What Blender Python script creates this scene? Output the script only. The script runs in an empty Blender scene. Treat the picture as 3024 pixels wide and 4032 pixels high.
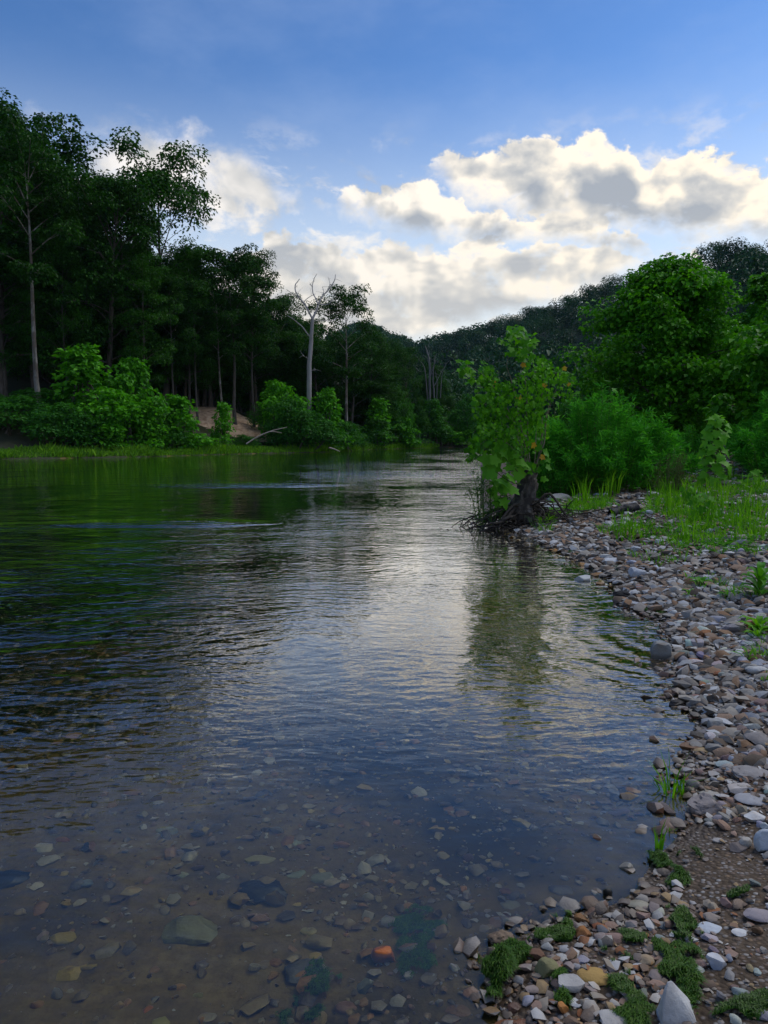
import bpy, math, random
import numpy as np
from mathutils import Vector, Matrix

R = math.radians
SC = bpy.context.scene
COL = SC.collection
RNG = np.random.default_rng(7)
random.seed(7)

# ------------------------------------------------------------------ camera
CAM_H = 1.6
FPX = 745.0                      # focal length in pixels of a 768 x 1024 frame
PITCH = math.atan(75.0 / FPX)    # the horizon lies 75 px above the centre
cd = bpy.data.cameras.new('camera')
cd.sensor_fit = 'VERTICAL'
cd.sensor_height = 36.0
cd.lens = 36.0 * FPX / 1024.0
cd.clip_start = 0.05
cd.clip_end = 6000
cam = bpy.data.objects.new('camera', cd)
cam.location = (0, 0, CAM_H)
cam.rotation_euler = (math.pi / 2 - PITCH, 0, 0)
COL.objects.link(cam)
SC.camera = cam

# ------------------------------------------------------------------ exposure
SC.view_settings.view_transform = 'Standard'
SC.view_settings.look = 'None'
SC.view_settings.exposure = 0.5
SC.view_settings.gamma = 1.0
SC.view_settings.use_curve_mapping = False
SC.cycles.use_denoising = True
SC.cycles.max_bounces = 10
SC.cycles.diffuse_bounces = 4
SC.cycles.glossy_bounces = 4
SC.cycles.transmission_bounces = 8
SC.cycles.transparent_max_bounces = 8
SC.cycles.sample_clamp_indirect = 4.0
SC.cycles.caustics_reflective = False
SC.cycles.blur_glossy = 0.2

SUN_EL, SUN_AZ = R(16), R(62)     # low sun to the right, behind the hill; azimuth from +Y towards +X


# ------------------------------------------------------------------ node helpers
class S:
    """A socket with arithmetic: every operation adds one Math node."""
    def __init__(self, g, s):
        self.g, self.s = g, s

    def _m(self, op, *a, clamp=False):
        n = self.g.nt.nodes.new('ShaderNodeMath')
        n.operation = op
        n.use_clamp = clamp
        for k, v in enumerate((self,) + a):
            self.g.put(n.inputs[k], v)
        return S(self.g, n.outputs[0])

    def __add__(self, o): return self._m('ADD', o)
    def __radd__(self, o): return self._m('ADD', o)
    def __sub__(self, o): return self._m('SUBTRACT', o)
    def __rsub__(self, o): return (self * -1.0) + o
    def __mul__(self, o): return self._m('MULTIPLY', o)
    def __rmul__(self, o): return self._m('MULTIPLY', o)
    def __truediv__(self, o): return self._m('DIVIDE', o)
    def max(self, o): return self._m('MAXIMUM', o)
    def min(self, o): return self._m('MINIMUM', o)
    def pow(self, o): return self._m('POWER', o)
    def abs(self): return self._m('ABSOLUTE')
    def clamp(self): return self._m('ADD', 0.0, clamp=True)
    def sin(self): return self._m('SINE')

    def step(self, a, b, o0=0.0, o1=1.0, kind='SMOOTHSTEP'):
        n = self.g.nt.nodes.new('ShaderNodeMapRange')
        n.interpolation_type = kind
        for k, v in (('Value', self), ('From Min', a), ('From Max', b), ('To Min', o0), ('To Max', o1)):
            self.g.put(n.inputs[k], v)
        return S(self.g, n.outputs[0])


class G:
    def __init__(self, nt):
        self.nt = nt
        nt.nodes.clear()

    def put(self, inp, v):
        if isinstance(v, S):
            self.nt.links.new(v.s, inp)
        elif isinstance(v, (tuple, list)) and inp.type == 'RGBA' and len(v) == 3:
            inp.default_value = (*v, 1.0)
        else:
            inp.default_value = v

    def node(self, kind, out=0, props=None, **ins):
        n = self.nt.nodes.new(kind)
        for k, v in (props or {}).items():
            setattr(n, k, v)
        for k, v in ins.items():
            self.put(n.inputs[k.replace('_', ' ')], v)
        return S(self, n.outputs[out])

    def noise(self, vec, scale, detail=3.0, rough=0.55, dist=0.0, out=0):
        return self.node('ShaderNodeTexNoise', out, Vector=vec, Scale=scale, Detail=detail, Roughness=rough, Distortion=dist)

    def voro(self, vec, scale, out=0, feature='F1', rnd=1.0):
        return self.node('ShaderNodeTexVoronoi', out, {'feature': feature}, Vector=vec, Scale=scale, Randomness=rnd)

    def mapping(self, vec, scale=(1, 1, 1), loc=(0, 0, 0), rot=(0, 0, 0)):
        return self.node('ShaderNodeMapping', Vector=vec, Scale=scale, Location=loc, Rotation=rot)

    def mix(self, f, a, b, blend='MIX'):
        n = self.nt.nodes.new('ShaderNodeMix')
        n.data_type = 'RGBA'
        n.blend_type = blend
        self.put(n.inputs[0], f)
        self.put(n.inputs[6], a)
        self.put(n.inputs[7], b)
        return S(self, n.outputs[2])

    def ramp(self, f, stops, kind='LINEAR'):
        n = self.nt.nodes.new('ShaderNodeValToRGB')
        n.color_ramp.interpolation = kind
        el = n.color_ramp.elements
        while len(el) < len(stops):
            el.new(0.5)
        for e, (p, c) in zip(el, stops):
            e.position = p
            e.color = (*c, 1.0)
        self.put(n.inputs[0], f)
        return S(self, n.outputs[0])

    def curve(self, f, pts):
        """float curve: pts are (x, y), both 0..1"""
        n = self.nt.nodes.new('ShaderNodeFloatCurve')
        c = n.mapping.curves[0]
        while len(c.points) < len(pts):
            c.points.new(0.5, 0.5)
        for p, (x, y) in zip(c.points, pts):
            p.location = (x, y)
            p.handle_type = 'AUTO_CLAMPED'
        n.mapping.update()
        self.put(n.inputs['Value'], f)
        return S(self, n.outputs[0])

    def vmath(self, op, a, b=None, scale=None):
        n = self.nt.nodes.new('ShaderNodeVectorMath')
        n.operation = op
        self.put(n.inputs[0], a)
        if b is not None:
            self.put(n.inputs[1], b)
        if scale is not None:
            self.put(n.inputs['Scale'], scale)
        return S(self, n.outputs[1 if op in ('LENGTH', 'DISTANCE', 'DOT_PRODUCT') else 0])

    def xyz(self, v):
        n = self.nt.nodes.new('ShaderNodeSeparateXYZ')
        self.put(n.inputs[0], v)
        return [S(self, o) for o in n.outputs]

    def comb(self, x, y, z):
        n = self.nt.nodes.new('ShaderNodeCombineXYZ')
        for i, v in enumerate((x, y, z)):
            self.put(n.inputs[i], v)
        return S(self, n.outputs[0])


# ------------------------------------------------------------------ photograph pixels <-> rays (3024 x 4032)
PXS = 3024.0 / 768.0
CP, SP = math.cos(PITCH), math.sin(PITCH)


def ray(X, Y):
    """direction through a photograph pixel, scaled so that y = 1"""
    a = (X / PXS - 384.0) / FPX
    b = -(Y / PXS - 512.0) / FPX
    y = CP + b * SP
    z = -SP + b * CP
    return a / y, 1.0, z / y


def at(X, Y, d):
    """the point at forward distance d"""
    r = ray(X, Y)
    return Vector((r[0] * d, d, CAM_H + r[2] * d))


def plane0(X, Y, z=0.0):
    r = ray(X, Y)
    d = (z - CAM_H) / r[2]
    return r[0] * d, d


def proj(P):
    P = np.atleast_2d(P)
    x, y, z = P[:, 0], P[:, 1], P[:, 2] - CAM_H
    dpt = y * CP - z * SP
    up = y * SP + z * CP
    dpt = np.where(dpt > 1e-3, dpt, 1e-3)
    return (384 + FPX * x / dpt) * PXS, (512 - FPX * up / dpt) * PXS, dpt


def azel(X, Y):
    r = ray(X, Y)
    return math.atan2(r[0], 1.0), math.atan2(r[2], math.hypot(r[0], 1.0))


# ------------------------------------------------------------------ world: Nishita sky with broken evening cumulus
def build_world():
    w = bpy.data.worlds.new('World')
    SC.world = w
    w.use_nodes = True
    g = G(w.node_tree)
    STR = 0.14
    tc = g.node('ShaderNodeTexCoord', 0)
    d = g.vmath('NORMALIZE', tc)
    x, y, z = g.xyz(d)
    sky = g.node('ShaderNodeTexSky', 0, {'sky_type': 'NISHITA', 'sun_disc': False, 'sun_elevation': SUN_EL,
                                         'sun_rotation': SUN_AZ, 'altitude': 200.0, 'air_density': 1.25,
                                         'dust_density': 0.6, 'ozone_density': 3.0}, Vector=d)
    az = x._m('ARCTAN2', y)
    el = z._m('ARCSINE')
    AZW, E0, EW = 0.60, 0.0, 0.70
    a01 = ((az + AZW) / (2 * AZW)).clamp()

    # shared noises (direction space, so they run seamlessly round the sky); clouds flatten towards the horizon
    dv = g.mapping(d, scale=(1, 1, 1.35))
    wv = g.noise(dv, 9.0, 2.0, 0.5, out=1)
    wd = g.vmath('ADD', dv, g.vmath('SCALE', g.vmath('SUBTRACT', wv, (0.5, 0.5, 0.5)), scale=0.035))
    big = g.noise(wd, 10.0, 6.0, 0.62)
    sunv = (math.sin(SUN_AZ) * 0.6, 0.0, 0.62)
    off = g.vmath('ADD', wd, (sunv[0] * 0.022, 0, sunv[2] * 0.036))
    fine = g.noise(wd, 34.0, 6.0, 0.66)
    lump = 1.0 - g.voro(wd, 24.0)                 # rounded heads
    lump2 = 1.0 - g.voro(wd, 58.0)
    puff = (lump - 0.62) * 0.6 + (lump2 - 0.62) * 0.3
    bl = g.noise(wd, 11.0, 3.5, 0.5)
    bl2 = g.noise(off, 11.0, 3.5, 0.5)
    relief = (bl - bl2) * 3.4                   # > 0 where the cloud thins towards the light

    def layer(top, bot, edge_top, edge_bot, n_top, n_bot, thick):
        """top / bot: lists of photograph points of the cloud's upper and lower outline"""
        def cv(pts):
            q = []
            for X, Y in pts:
                a, e = azel(X, Y)
                q.append(((a + AZW) / (2 * AZW), (e - E0) / EW))
            return g.curve(a01, q) * EW + E0
        t = cv(top) + n_top - el
        b = el - cv(bot) + n_bot
        m = t.step(0.0, edge_top) * b.step(0.0, edge_bot)
        return m, (t / thick).clamp()

    FAR_L, FAR_R = -420, 3450
    nA = puff * 0.036 + (fine - 0.5) * 0.050 + (big - 0.5) * 0.045
    nb = (big - 0.5) * 0.09 + (fine - 0.5) * 0.03
    A, hA = layer([(FAR_L, 2000), (1500, 900), (1690, 620), (1760, 560), (1900, 545), (2030, 510), (2080, 490), (2250, 500), (2340, 490),
                   (2440, 530), (2600, 610), (2700, 580), (2850, 575), (3024, 625), (FAR_R, 560)],
                  [(FAR_L, 1500), (1500, 900), (1690, 720), (1800, 840), (1950, 920), (2300, 950), (2700, 985), (3024, 1000), (FAR_R, 1010)],
                  0.010, 0.045, nA, nb, 0.075)
    B, hB = layer([(FAR_L, 2000), (1150, 1100), (1240, 760), (1300, 735), (1400, 720), (1520, 720), (1660, 695), (1780, 750), (1880, 790), (2040, 780),
                   (2300, 800), (2500, 900), (2700, 1100), (FAR_R, 1500)],
                  [(FAR_L, 1500), (1150, 1000), (1250, 815), (1400, 900), (1560, 960), (1800, 1010), (2100, 1040), (2500, 1040), (FAR_R, 900)],
                  0.010, 0.040, nA, nb, 0.058)
    C, hC = layer([(FAR_L, 1180), (600, 1130), (900, 1010), (1010, 950), (1060, 910), (1120, 905), (1190, 940), (1300, 955), (1400, 940), (1600, 935),
                   (2000, 900), (2250, 915), (2420, 945), (2500, 1000), (2620, 1075), (2740, 975), (2800, 1000), (3024, 1020), (FAR_R, 1000)],
                  [(FAR_L, 1500), (900, 1400), (1200, 1400), (1500, 1390), (1800, 1340), (2100, 1250), (2380, 1150), (2520, 1090), (2620, 1090), (2900, 1130), (FAR_R, 1150)],
                  0.011, 0.036, nA * 0.9 + (big - 0.5) * 0.03, nb * 0.7, 0.075)
    D, hD = layer([(FAR_L, 620), (0, 640), (330, 520), (480, 455), (620, 445), (720, 430), (820, 480), (930, 540), (1040, 620), (1100, 705), (1170, 725),
                   (1210, 790), (1300, 900), (FAR_R, 1600)],
                  [(FAR_L, 960), (330, 900), (700, 890), (900, 900), (1050, 900), (1190, 850), (1300, 800), (FAR_R, 1400)],
                  0.045, 0.025, (big - 0.5) * 0.09 + (fine - 0.5) * 0.03, nb * 1.4, 0.11)
    E, hE = layer([(FAR_L, 1200), (1100, 700), (1190, 535), (1260, 490), (1330, 530), (1400, 565), (1500, 540), (1600, 545), (1660, 620), (1800, 900), (FAR_R, 1500)],
                  [(FAR_L, 900), (1100, 590), (1200, 620), (1300, 645), (1400, 605), (1600, 605), (1700, 560), (FAR_R, 900)],
                  0.035, 0.030, (big - 0.5) * 0.09 + (fine - 0.5) * 0.04, nb * 1.3, 0.10)
    cA, cB, cC = A, B, C
    cD = D * big.step(0.34, 0.52, 0.35, 1.0) * 0.94
    cE = E * big.step(0.40, 0.62) * 0.7
    # broken cloud over the part of the sky the photograph does not show, of the same kind
    behind = g.noise(g.mapping(d, scale=(1, 1, 1.8), loc=(4, 2, 1)), 3.2, 6.0, 0.6)
    outm = az.abs().step(0.62, 0.95) * el.step(0.02, 0.08) * el.step(0.62, 0.36)
    cO = behind.step(0.50, 0.64) * outm * 0.9
    frag = g.noise(g.mapping(wd, scale=(1, 1, 1.5), loc=(0.7, 0.2, 0.4)), 13.0, 6.0, 0.62)
    cF = frag.step(0.50, 0.66) * el.step(0.10, 0.16) * el.step(0.40, 0.28) * 0.75
    hole = (frag * 0.5 + fine * 0.5).step(0.34, 0.46, 0.62, 1.0)
    cA, cB, cC = cA * hole, cB * hole, cC * hole
    cover = cF.max(cA).max(cB).max(cC).max(cD).max(cE).max(cO)

    # light inside the clouds: heads towards the sun bright, bases grey
    def lit(h, lo, hi, k=1.0):
        return ((1.0 - h) * lo + relief * k + hi).clamp()
    streak = g.noise(g.mapping(wd, scale=(1, 1, 3.0)), 7.0, 3.0, 0.55)
    wob = (bl - 0.5) * 1.5 + (big - 0.5) * 0.9 + (lump - 0.6) * 0.7 + (fine - 0.5) * 0.3
    lA = lit((hA + wob * 0.5).clamp(), 1.0, 0.12, 1.2)
    lB = lit((hB + wob * 0.5).clamp(), 0.95, 0.12, 1.2)
    lC = (lit((hC + wob * 0.6).clamp(), 0.45, 0.26, 1.4) + (streak - 0.5) * 1.5).clamp()
    lD = (relief * 0.5 + 0.74).clamp()
    light = lC
    light = g.mix(cB, light, lB)
    light = g.mix(cA, light, lA)
    light = g.mix(cD.max(cE).max(cO).max(cF) * (1.0 - cA.max(cB).max(cC)), light, lD)
    warm = az.step(-0.5, 0.45)
    bright = g.mix(warm, (0.95, 0.91, 0.88), (1.06, 0.95, 0.78))
    light = g.xyz(light)[0]
    grey = g.mix(light.step(0.0, 0.48, kind='LINEAR'), (0.38, 0.415, 0.47), (0.64, 0.63, 0.61))
    col = g.mix(light.step(0.38, 0.95), grey, bright)
    low = el.step(0.16, 0.30)
    col = g.mix(low, g.mix(0.35, col, (0.80, 0.76, 0.68)), col)
    # thin high veil that pales the blue in streaks, and the pale band low down
    veil = g.noise(g.mapping(d, scale=(1, 1, 2.2), rot=(0, 0.5, 0)), 3.0, 6.0, 0.62).step(0.42, 0.75) * 0.22
    skyc = g.vmath('SCALE', sky, scale=STR)
    skyc = g.mix(1.0, skyc, (0.56, 0.78, 1.16), 'MULTIPLY')
    skyc = g.mix(veil * el.step(0.0, 0.2), skyc, (0.40, 0.52, 0.78))
    skyc = g.mix(el.step(0.46, 0.08) * 0.82, skyc, (0.88, 0.95, 0.97))
    skyc = g.mix(el.step(0.20, 0.04) * (az - 0.08).abs().step(0.5, 0.0) * 0.5, skyc, (1.08, 1.02, 0.90))
    out = g.mix(cover.clamp(), skyc, col)
    bg = g.node('ShaderNodeBackground', 0, Color=out, Strength=0.78)
    o = g.nt.nodes.new('ShaderNodeOutputWorld')
    g.nt.links.new(bg.s, o.inputs[0])


build_world()

sd = bpy.data.lights.new('sun', 'SUN')
sd.energy = 1.5
sd.angle = R(45)
sd.color = (1.0, 0.96, 0.88)
sun = bpy.data.objects.new('sun', sd)
sun.rotation_euler = Vector((math.sin(SUN_AZ) * math.cos(R(55)), math.cos(SUN_AZ) * math.cos(R(55)), math.sin(R(55)))).to_track_quat('Z', 'Y').to_euler()
sun.location = (60, 10, 80)
COL.objects.link(sun)


# ------------------------------------------------------------------ mesh helpers
class Geo:
    """collects triangles and quads; build() makes one mesh"""
    def __init__(self):
        self.v, self.f, self.m, self.n = [], [], [], 0

    def add(self, V, F, mat=0):
        V = np.asarray(V, np.float32).reshape(-1, 3)
        F = np.asarray(F, np.int64)
        self.v.append(V)
        self.f.append(F + self.n)
        self.m.append(np.full(len(F), mat, np.int32))
        self.n += len(V)

    def tris(self):
        return sum(len(f) * (f.shape[1] - 2) for f in self.f)

    def mesh(self, name, mats, smooth=False, sharp=None):
        me = bpy.data.meshes.new(name)
        V = np.concatenate(self.v) if self.v else np.zeros((0, 3), np.float32)
        me.vertices.add(len(V))
        me.vertices.foreach_set('co', V.ravel())
        loops = np.concatenate([f.ravel() for f in self.f])
        tot = np.concatenate([np.full(len(f), f.shape[1], np.int32) for f in self.f])
        me.loops.add(len(loops))
        me.loops.foreach_set('vertex_index', loops.astype(np.int32))
        me.polygons.add(len(tot))
        st = np.concatenate([[0], np.cumsum(tot)[:-1]]).astype(np.int32)
        me.polygons.foreach_set('loop_start', st)
        me.polygons.foreach_set('loop_total', tot)
        for m in mats:
            me.materials.append(m)
        if len(mats) > 1:
            me.polygons.foreach_set('material_index', np.concatenate(self.m))
        if smooth:
            me.polygons.foreach_set('use_smooth', np.ones(len(tot), bool))
        me.update(calc_edges=True)
        me.validate()
        if sharp is not None:
            me.set_sharp_from_angle(angle=R(sharp))
        return me


def link(name, me, parent=None, loc=None, rot=None, scale=None):
    o = bpy.data.objects.new(name, me)
    COL.objects.link(o)
    if parent is not None:
        o.parent = parent
    if loc is not None:
        o.location = loc
    if rot is not None:
        o.rotation_euler = rot
    if scale is not None:
        o.scale = scale if hasattr(scale, '__len__') else (scale,) * 3
    return o


def tag(o, label=None, cat=None, group=None, kind=None):
    if label:
        o['label'] = label
    if cat:
        o['category'] = cat
    if group:
        o['group'] = group
    if kind:
        o['kind'] = kind
    return o


def copy_tree(o, parent=None):
    c = o.copy()
    COL.objects.link(c)
    if parent is not None:
        c.parent = parent
    for ch in list(o.children):
        copy_tree(ch, c)
    return c


def hash3(ix, iy, iz, seed):
    h = (ix * 374761393 + iy * 668265263 + iz * 2147483647 + seed * 974634541) & 0xFFFFFFFF
    h = ((h ^ (h >> 13)) * 1274126177) & 0xFFFFFFFF
    h = (h ^ (h >> 16)) & 0xFFFFFFFF
    return h.astype(np.float64) / 4294967295.0


def vnoise(P, scale=1.0, seed=0):
    """value noise, -1..1, at (n, 2) or (n, 3) points"""
    P = np.asarray(P, np.float64) * scale
    if P.shape[1] == 2:
        P = np.concatenate([P, np.zeros((len(P), 1))], 1)
    i = np.floor(P).astype(np.int64)
    f = P - i
    f = f * f * (3 - 2 * f)
    r = 0
    for dx in (0, 1):
        for dy in (0, 1):
            for dz in (0, 1):
                w = (f[:, 0] if dx else 1 - f[:, 0]) * (f[:, 1] if dy else 1 - f[:, 1]) * (f[:, 2] if dz else 1 - f[:, 2])
                r = r + w * hash3(i[:, 0] + dx, i[:, 1] + dy, i[:, 2] + dz, seed)
    return r * 2 - 1


def fbm(P, scale, oct=4, seed=0):
    r, a = 0, 1.0
    for k in range(oct):
        r = r + a * vnoise(P, scale * 2 ** k, seed + k * 17)
        a *= 0.5
    return r


def tube(g, pts, rad, sides=6, mat=0, cap=True):
    pts = np.asarray(pts, float)
    n = len(pts)
    rad = np.broadcast_to(np.asarray(rad, float), (n,))
    T = np.gradient(pts, axis=0)
    T /= np.linalg.norm(T, axis=1, keepdims=True) + 1e-9
    ref = np.array([0.31, 0.95, 0.02]) if abs(T[:, 2]).mean() > 0.5 else np.array([0.02, 0.1, 1.0])
    U = np.cross(T, ref)
    U /= np.linalg.norm(U, axis=1, keepdims=True) + 1e-9
    W = np.cross(T, U)
    a = np.arange(sides) * 2 * math.pi / sides
    V = pts[:, None] + rad[:, None, None] * (np.cos(a)[None, :, None] * U[:, None] + np.sin(a)[None, :, None] * W[:, None])
    V = V.reshape(-1, 3)
    i = np.arange(n - 1)[:, None] * sides
    j = np.arange(sides)[None]
    k = (j + 1) % sides
    F = np.stack([i + j, i + k, i + sides + k, i + sides + j], -1).reshape(-1, 4)
    g.add(V, F, mat)
    if cap:
        c = np.concatenate([V[-sides:], pts[-1:]])
        g.add(c, [[q, (q + 1) % sides, sides] for q in range(sides)], mat)


def smooth_path(pts, n):
    """Catmull-Rom through points, n samples"""
    P = np.asarray(pts, float)
    if len(P) < 3:
        t = np.linspace(0, 1, n)[:, None]
        return P[0] * (1 - t) + P[-1] * t
    Q = np.concatenate([[2 * P[0] - P[1]], P, [2 * P[-1] - P[-2]]])
    out = []
    for s in np.linspace(0, len(P) - 1 - 1e-6, n):
        k = int(s)
        t = s - k
        p0, p1, p2, p3 = Q[k:k + 4]
        out.append(0.5 * (2 * p1 + (p2 - p0) * t + (2 * p0 - 5 * p1 + 4 * p2 - p3) * t * t + (3 * p1 - p0 - 3 * p2 + p3) * t ** 3))
    return np.array(out)


# ------------------------------------------------------------------ terrain
RIGHT_PX = [(1979, 4032), (1884, 3770), (2059, 3682), (2259, 3602), (2418, 3562), (2498, 3514), (2570, 3395), (2681, 3283), (2709, 3179),
            (2685, 3060), (2677, 2980), (2750, 2887), (2703, 2764), (2672, 2671), (2654, 2610), (2641, 2517), (2617, 2455), (2543, 2418),
            (2432, 2381), (2413, 2301), (2345, 2252), (2247, 2202), (2123, 2140), (2010, 2085), (1920, 2050), (1890, 1990), (1893, 1920),
            (1895, 1870), (1890, 1820), (1900, 1790)]
RW = [(-16, -60), (-9, -12), (-4.2, -2.6), (-1.5, 0.1), (-0.1, 1.1)] + [plane0(*p) for p in RIGHT_PX] + [(36, 84), (70, 96), (170, 100)]
LEFT_PX = [(-500, 1822), (0, 1808), (500, 1800), (1000, 1786), (1290, 1780), (1440, 1771), (1600, 1766), (1720, 1763), (1830, 1762)]
LW = [(-50, -60), (-42, 0), (-36, 30)] + [plane0(*p) for p in LEFT_PX] + [(60, 137), (100, 138), (170, 136)]
RW, LW = np.array(RW), np.array(LW)
RIVER = np.concatenate([RW, LW[::-1]])


def seg_dist(P, L):
    best = np.full(len(P), 1e18)
    for a, b in zip(L[:-1], L[1:]):
        ab = b - a
        t = np.clip(((P - a) @ ab) / (ab @ ab), 0, 1)
        q = P - (a + t[:, None] * ab)
        best = np.minimum(best, (q * q).sum(1))
    return np.sqrt(best)


def in_poly(P, L):
    c = np.zeros(len(P), bool)
    x, y = P[:, 0], P[:, 1]
    for (x0, y0), (x1, y1) in zip(L, np.roll(L, -1, 0)):
        k = (y0 > y) != (y1 > y)
        xi = (x1 - x0) * (y - y0) / (y1 - y0 + 1e-12) + x0
        c ^= k & (x < xi)
    return c


def ridge_z(Y, d):
    return CAM_H + d * (1721 - Y) / PXS / FPX - 9


RIDGE = np.array([(-250, 950, 45), (-60, 760, 60)] + [((X / PXS - 384) / FPX * d, d, ridge_z(Y, d)) for X, Y, d in (
    (1570, 1392, 640), (1640, 1382, 600), (1800, 1350, 540), (2000, 1292, 490), (2200, 1240, 445), (2400, 1172, 410), (2530, 1112, 390),
    (2700, 1062, 370), (2900, 1026, 345), (3024, 1010, 330))] + [(300, 200, 88), (380, 0, 92), (420, -300, 90)])


def hill_h(P):
    best = np.full(len(P), 1e18)
    z = np.zeros(len(P))
    for a, b in zip(RIDGE[:-1], RIDGE[1:]):
        ab = b[:2] - a[:2]
        t = np.clip(((P - a[:2]) @ ab) / (ab @ ab), 0, 1)
        q = P - (a[:2] + t[:, None] * ab)
        dd = (q * q).sum(1)
        k = dd < best
        best = np.where(k, dd, best)
        z = np.where(k, a[2] + t * (b[2] - a[2]), z)
    s = np.clip(np.sqrt(best) / 165.0, 0, 1)
    f = 1 - s
    return z * (f * f * (3 - 2 * f) * 0.45 + f * 0.55)


def terrain(P, detail=True):
    """height, side (0 river, 1 right bank, 2 left bank), hill share, distance to the waterline"""
    P = np.asarray(P, float).reshape(-1, 2)
    riv = in_poly(P, RIVER)
    dR, dL = seg_dist(P, RW), seg_dist(P, LW)
    right = ~riv & (dR < dL)
    h = np.zeros(len(P))
    wob = fbm(P, 0.35, 3, 5)
    hr = 0.75 * (1 - np.exp(-dR / 5.0)) + 0.018 * np.minimum(dR, 60) + 0.10 * wob * np.clip(dR / 2, 0, 1)
    hr = np.maximum(hr, 0.05 * np.minimum(dR, 1))
    scarp = np.exp(-(((P[:, 0] + 21) / 9.0) ** 2))
    hl = np.interp(dL, [0, 0.6, 3.5, 7, 16, 20, 45, 90, 400], [0, 0.25, 0.45, 1.4, 5.0, 5.3, 13, 25, 30]) + 0.25 * fbm(P, 0.12, 3, 9) * np.clip(dL / 5, 0, 1)
    wl = np.clip((22 - P[:, 0]) / 40.0, 0, 1)
    hl = np.where(hl > 3.0, 3.0 + (hl - 3.0) * wl, hl)
    dm = np.minimum(dR, dL * 1.0)
    # shallow shelf in front of the camera, deeper out in the stream
    hw = -(0.85 * (1 - np.exp(-dm / 6.5))) + 0.05 * fbm(P, 0.9, 3, 3) * np.clip(dm / 1.0, 0, 1)
    hw = np.minimum(hw, -0.02 * np.minimum(dm, 1))
    h = np.where(riv, hw, np.where(right, hr, hl))
    if detail:
        near = np.exp(-(P[:, 1] / 14.0) ** 2)
        h = h + near * (0.012 * fbm(P, 3.0, 3, 21)) * np.clip(dm / 0.3, 0, 1)
    hh = hill_h(P)
    h = np.where(riv, h, h + hh)
    return h, np.where(riv, 0, np.where(right, 1, 2)), hh, np.where(riv, -dm, np.where(right, dR, dL))


def H(x, y):
    return float(terrain(np.array([[x, y]]))[0][0])


def hit(X, Y, water=False, far=700.0):
    """where the ray through a photograph pixel meets the ground (or, with water, the water surface first)"""
    r = ray(X, Y)
    d = np.geomspace(1.0, far, 2600)
    P = np.stack([r[0] * d, d], 1)
    h = terrain(P)[0]
    if water:
        h = np.maximum(h, 0.0)
    z = CAM_H + r[2] * d
    k = np.argmax(z < h)
    return Vector((P[k, 0], P[k, 1], h[k]))


def hit_bed(X, Y):
    """the same through the water surface, with refraction"""
    p = hit(X, Y, True)
    if H(p.x, p.y) > -0.005:
        return Vector((p.x, p.y, H(p.x, p.y)))
    v = Vector(ray(X, Y)).normalized()
    hz = Vector((v.x, v.y, 0))
    s = hz.length / 1.33
    hz.normalize()
    t = Vector((hz.x * s, hz.y * s, -math.sqrt(1 - s * s)))
    q = Vector((p.x, p.y, 0))
    for _ in range(400):
        q = q + t * 0.01
        if q.z < H(q.x, q.y):
            break
    return q


def seen(P, margin=120):
    X, Y, dpt = proj(P)
    return (X > -margin) & (X < 3024 + margin) & (Y < 4032 + margin * 2) & (dpt > 0.2)


# ------------------------------------------------------------------ materials
def new_mat(name):
    m = bpy.data.materials.new(name)
    m.use_nodes = True
    g = G(m.node_tree)
    out = g.nt.nodes.new('ShaderNodeOutputMaterial')
    return m, g, out


def finish(g, out, sh):
    g.nt.links.new(sh.s, out.inputs[0])


def principled(g, col, rough=0.8, normal=None, spec=0.5, **kw):
    ins = dict(Base_Color=col, Roughness=rough)
    n = g.node('ShaderNodeBsdfPrincipled', 0, None, **ins)
    b = n.s.node
    g.put(b.inputs['Specular IOR Level'], spec)
    if normal is not None:
        g.put(b.inputs['Normal'], normal)
    for k, v in kw.items():
        g.put(b.inputs[k.replace('_', ' ')], v)
    return n


def bump(g, h, strength=0.5, dist=0.02):
    return g.node('ShaderNodeBump', 0, None, Height=h, Strength=strength, Distance=dist)


def leaf_mat(name, cols, trans=0.35, rough=0.5, spec=0.12, plant=0.25):
    """leaves: every leaf (mesh island) and every plant has its own shade of the leaf colour"""
    m, g, out = new_mat(name)
    geo = g.node('ShaderNodeNewGeometry', 0)
    isl = S(g, geo.s.node.outputs['Random Per Island'])
    oi = g.node('ShaderNodeObjectInfo', 0)
    rnd = S(g, oi.s.node.outputs['Random'])
    t = ((isl * (1.0 - plant)) + (rnd * plant))
    n = len(cols) - 1
    c = g.ramp(t, [(0.08 + 0.84 * i / n, c) for i, c in enumerate(cols)])
    p = principled(g, c, rough, None, spec)
    tc = g.mix(1.0, c, (1.15, 1.25, 0.55), 'MULTIPLY')
    tr = g.node('ShaderNodeBsdfTranslucent', 0, None, Color=tc)
    mx = g.node('ShaderNodeMixShader', 0)
    nd = mx.s.node
    nd.inputs[0].default_value = trans
    g.nt.links.new(p.s, nd.inputs[1])
    g.nt.links.new(tr.s, nd.inputs[2])
    finish(g, out, mx)
    return m


def bark_mat(name, a, b, scale=6.0, stretch=0.15, rough=0.9, patch=None):
    m, g, out = new_mat(name)
    oc = S(g, g.node('ShaderNodeTexCoord', 0).s.node.outputs['Object'])
    v = g.mapping(oc, scale=(1, 1, stretch))
    n1 = g.noise(v, scale, 6, 0.65)
    c = g.ramp(n1, [(0.35, a), (0.65, b)])
    if patch:
        pz = g.noise(oc, scale * 0.35, 3, 0.6)
        c = g.mix(pz.step(0.48, 0.56), c, patch)
    finish(g, out, principled(g, c, rough, bump(g, n1, 0.7, 0.03), 0.2))
    return m


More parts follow.
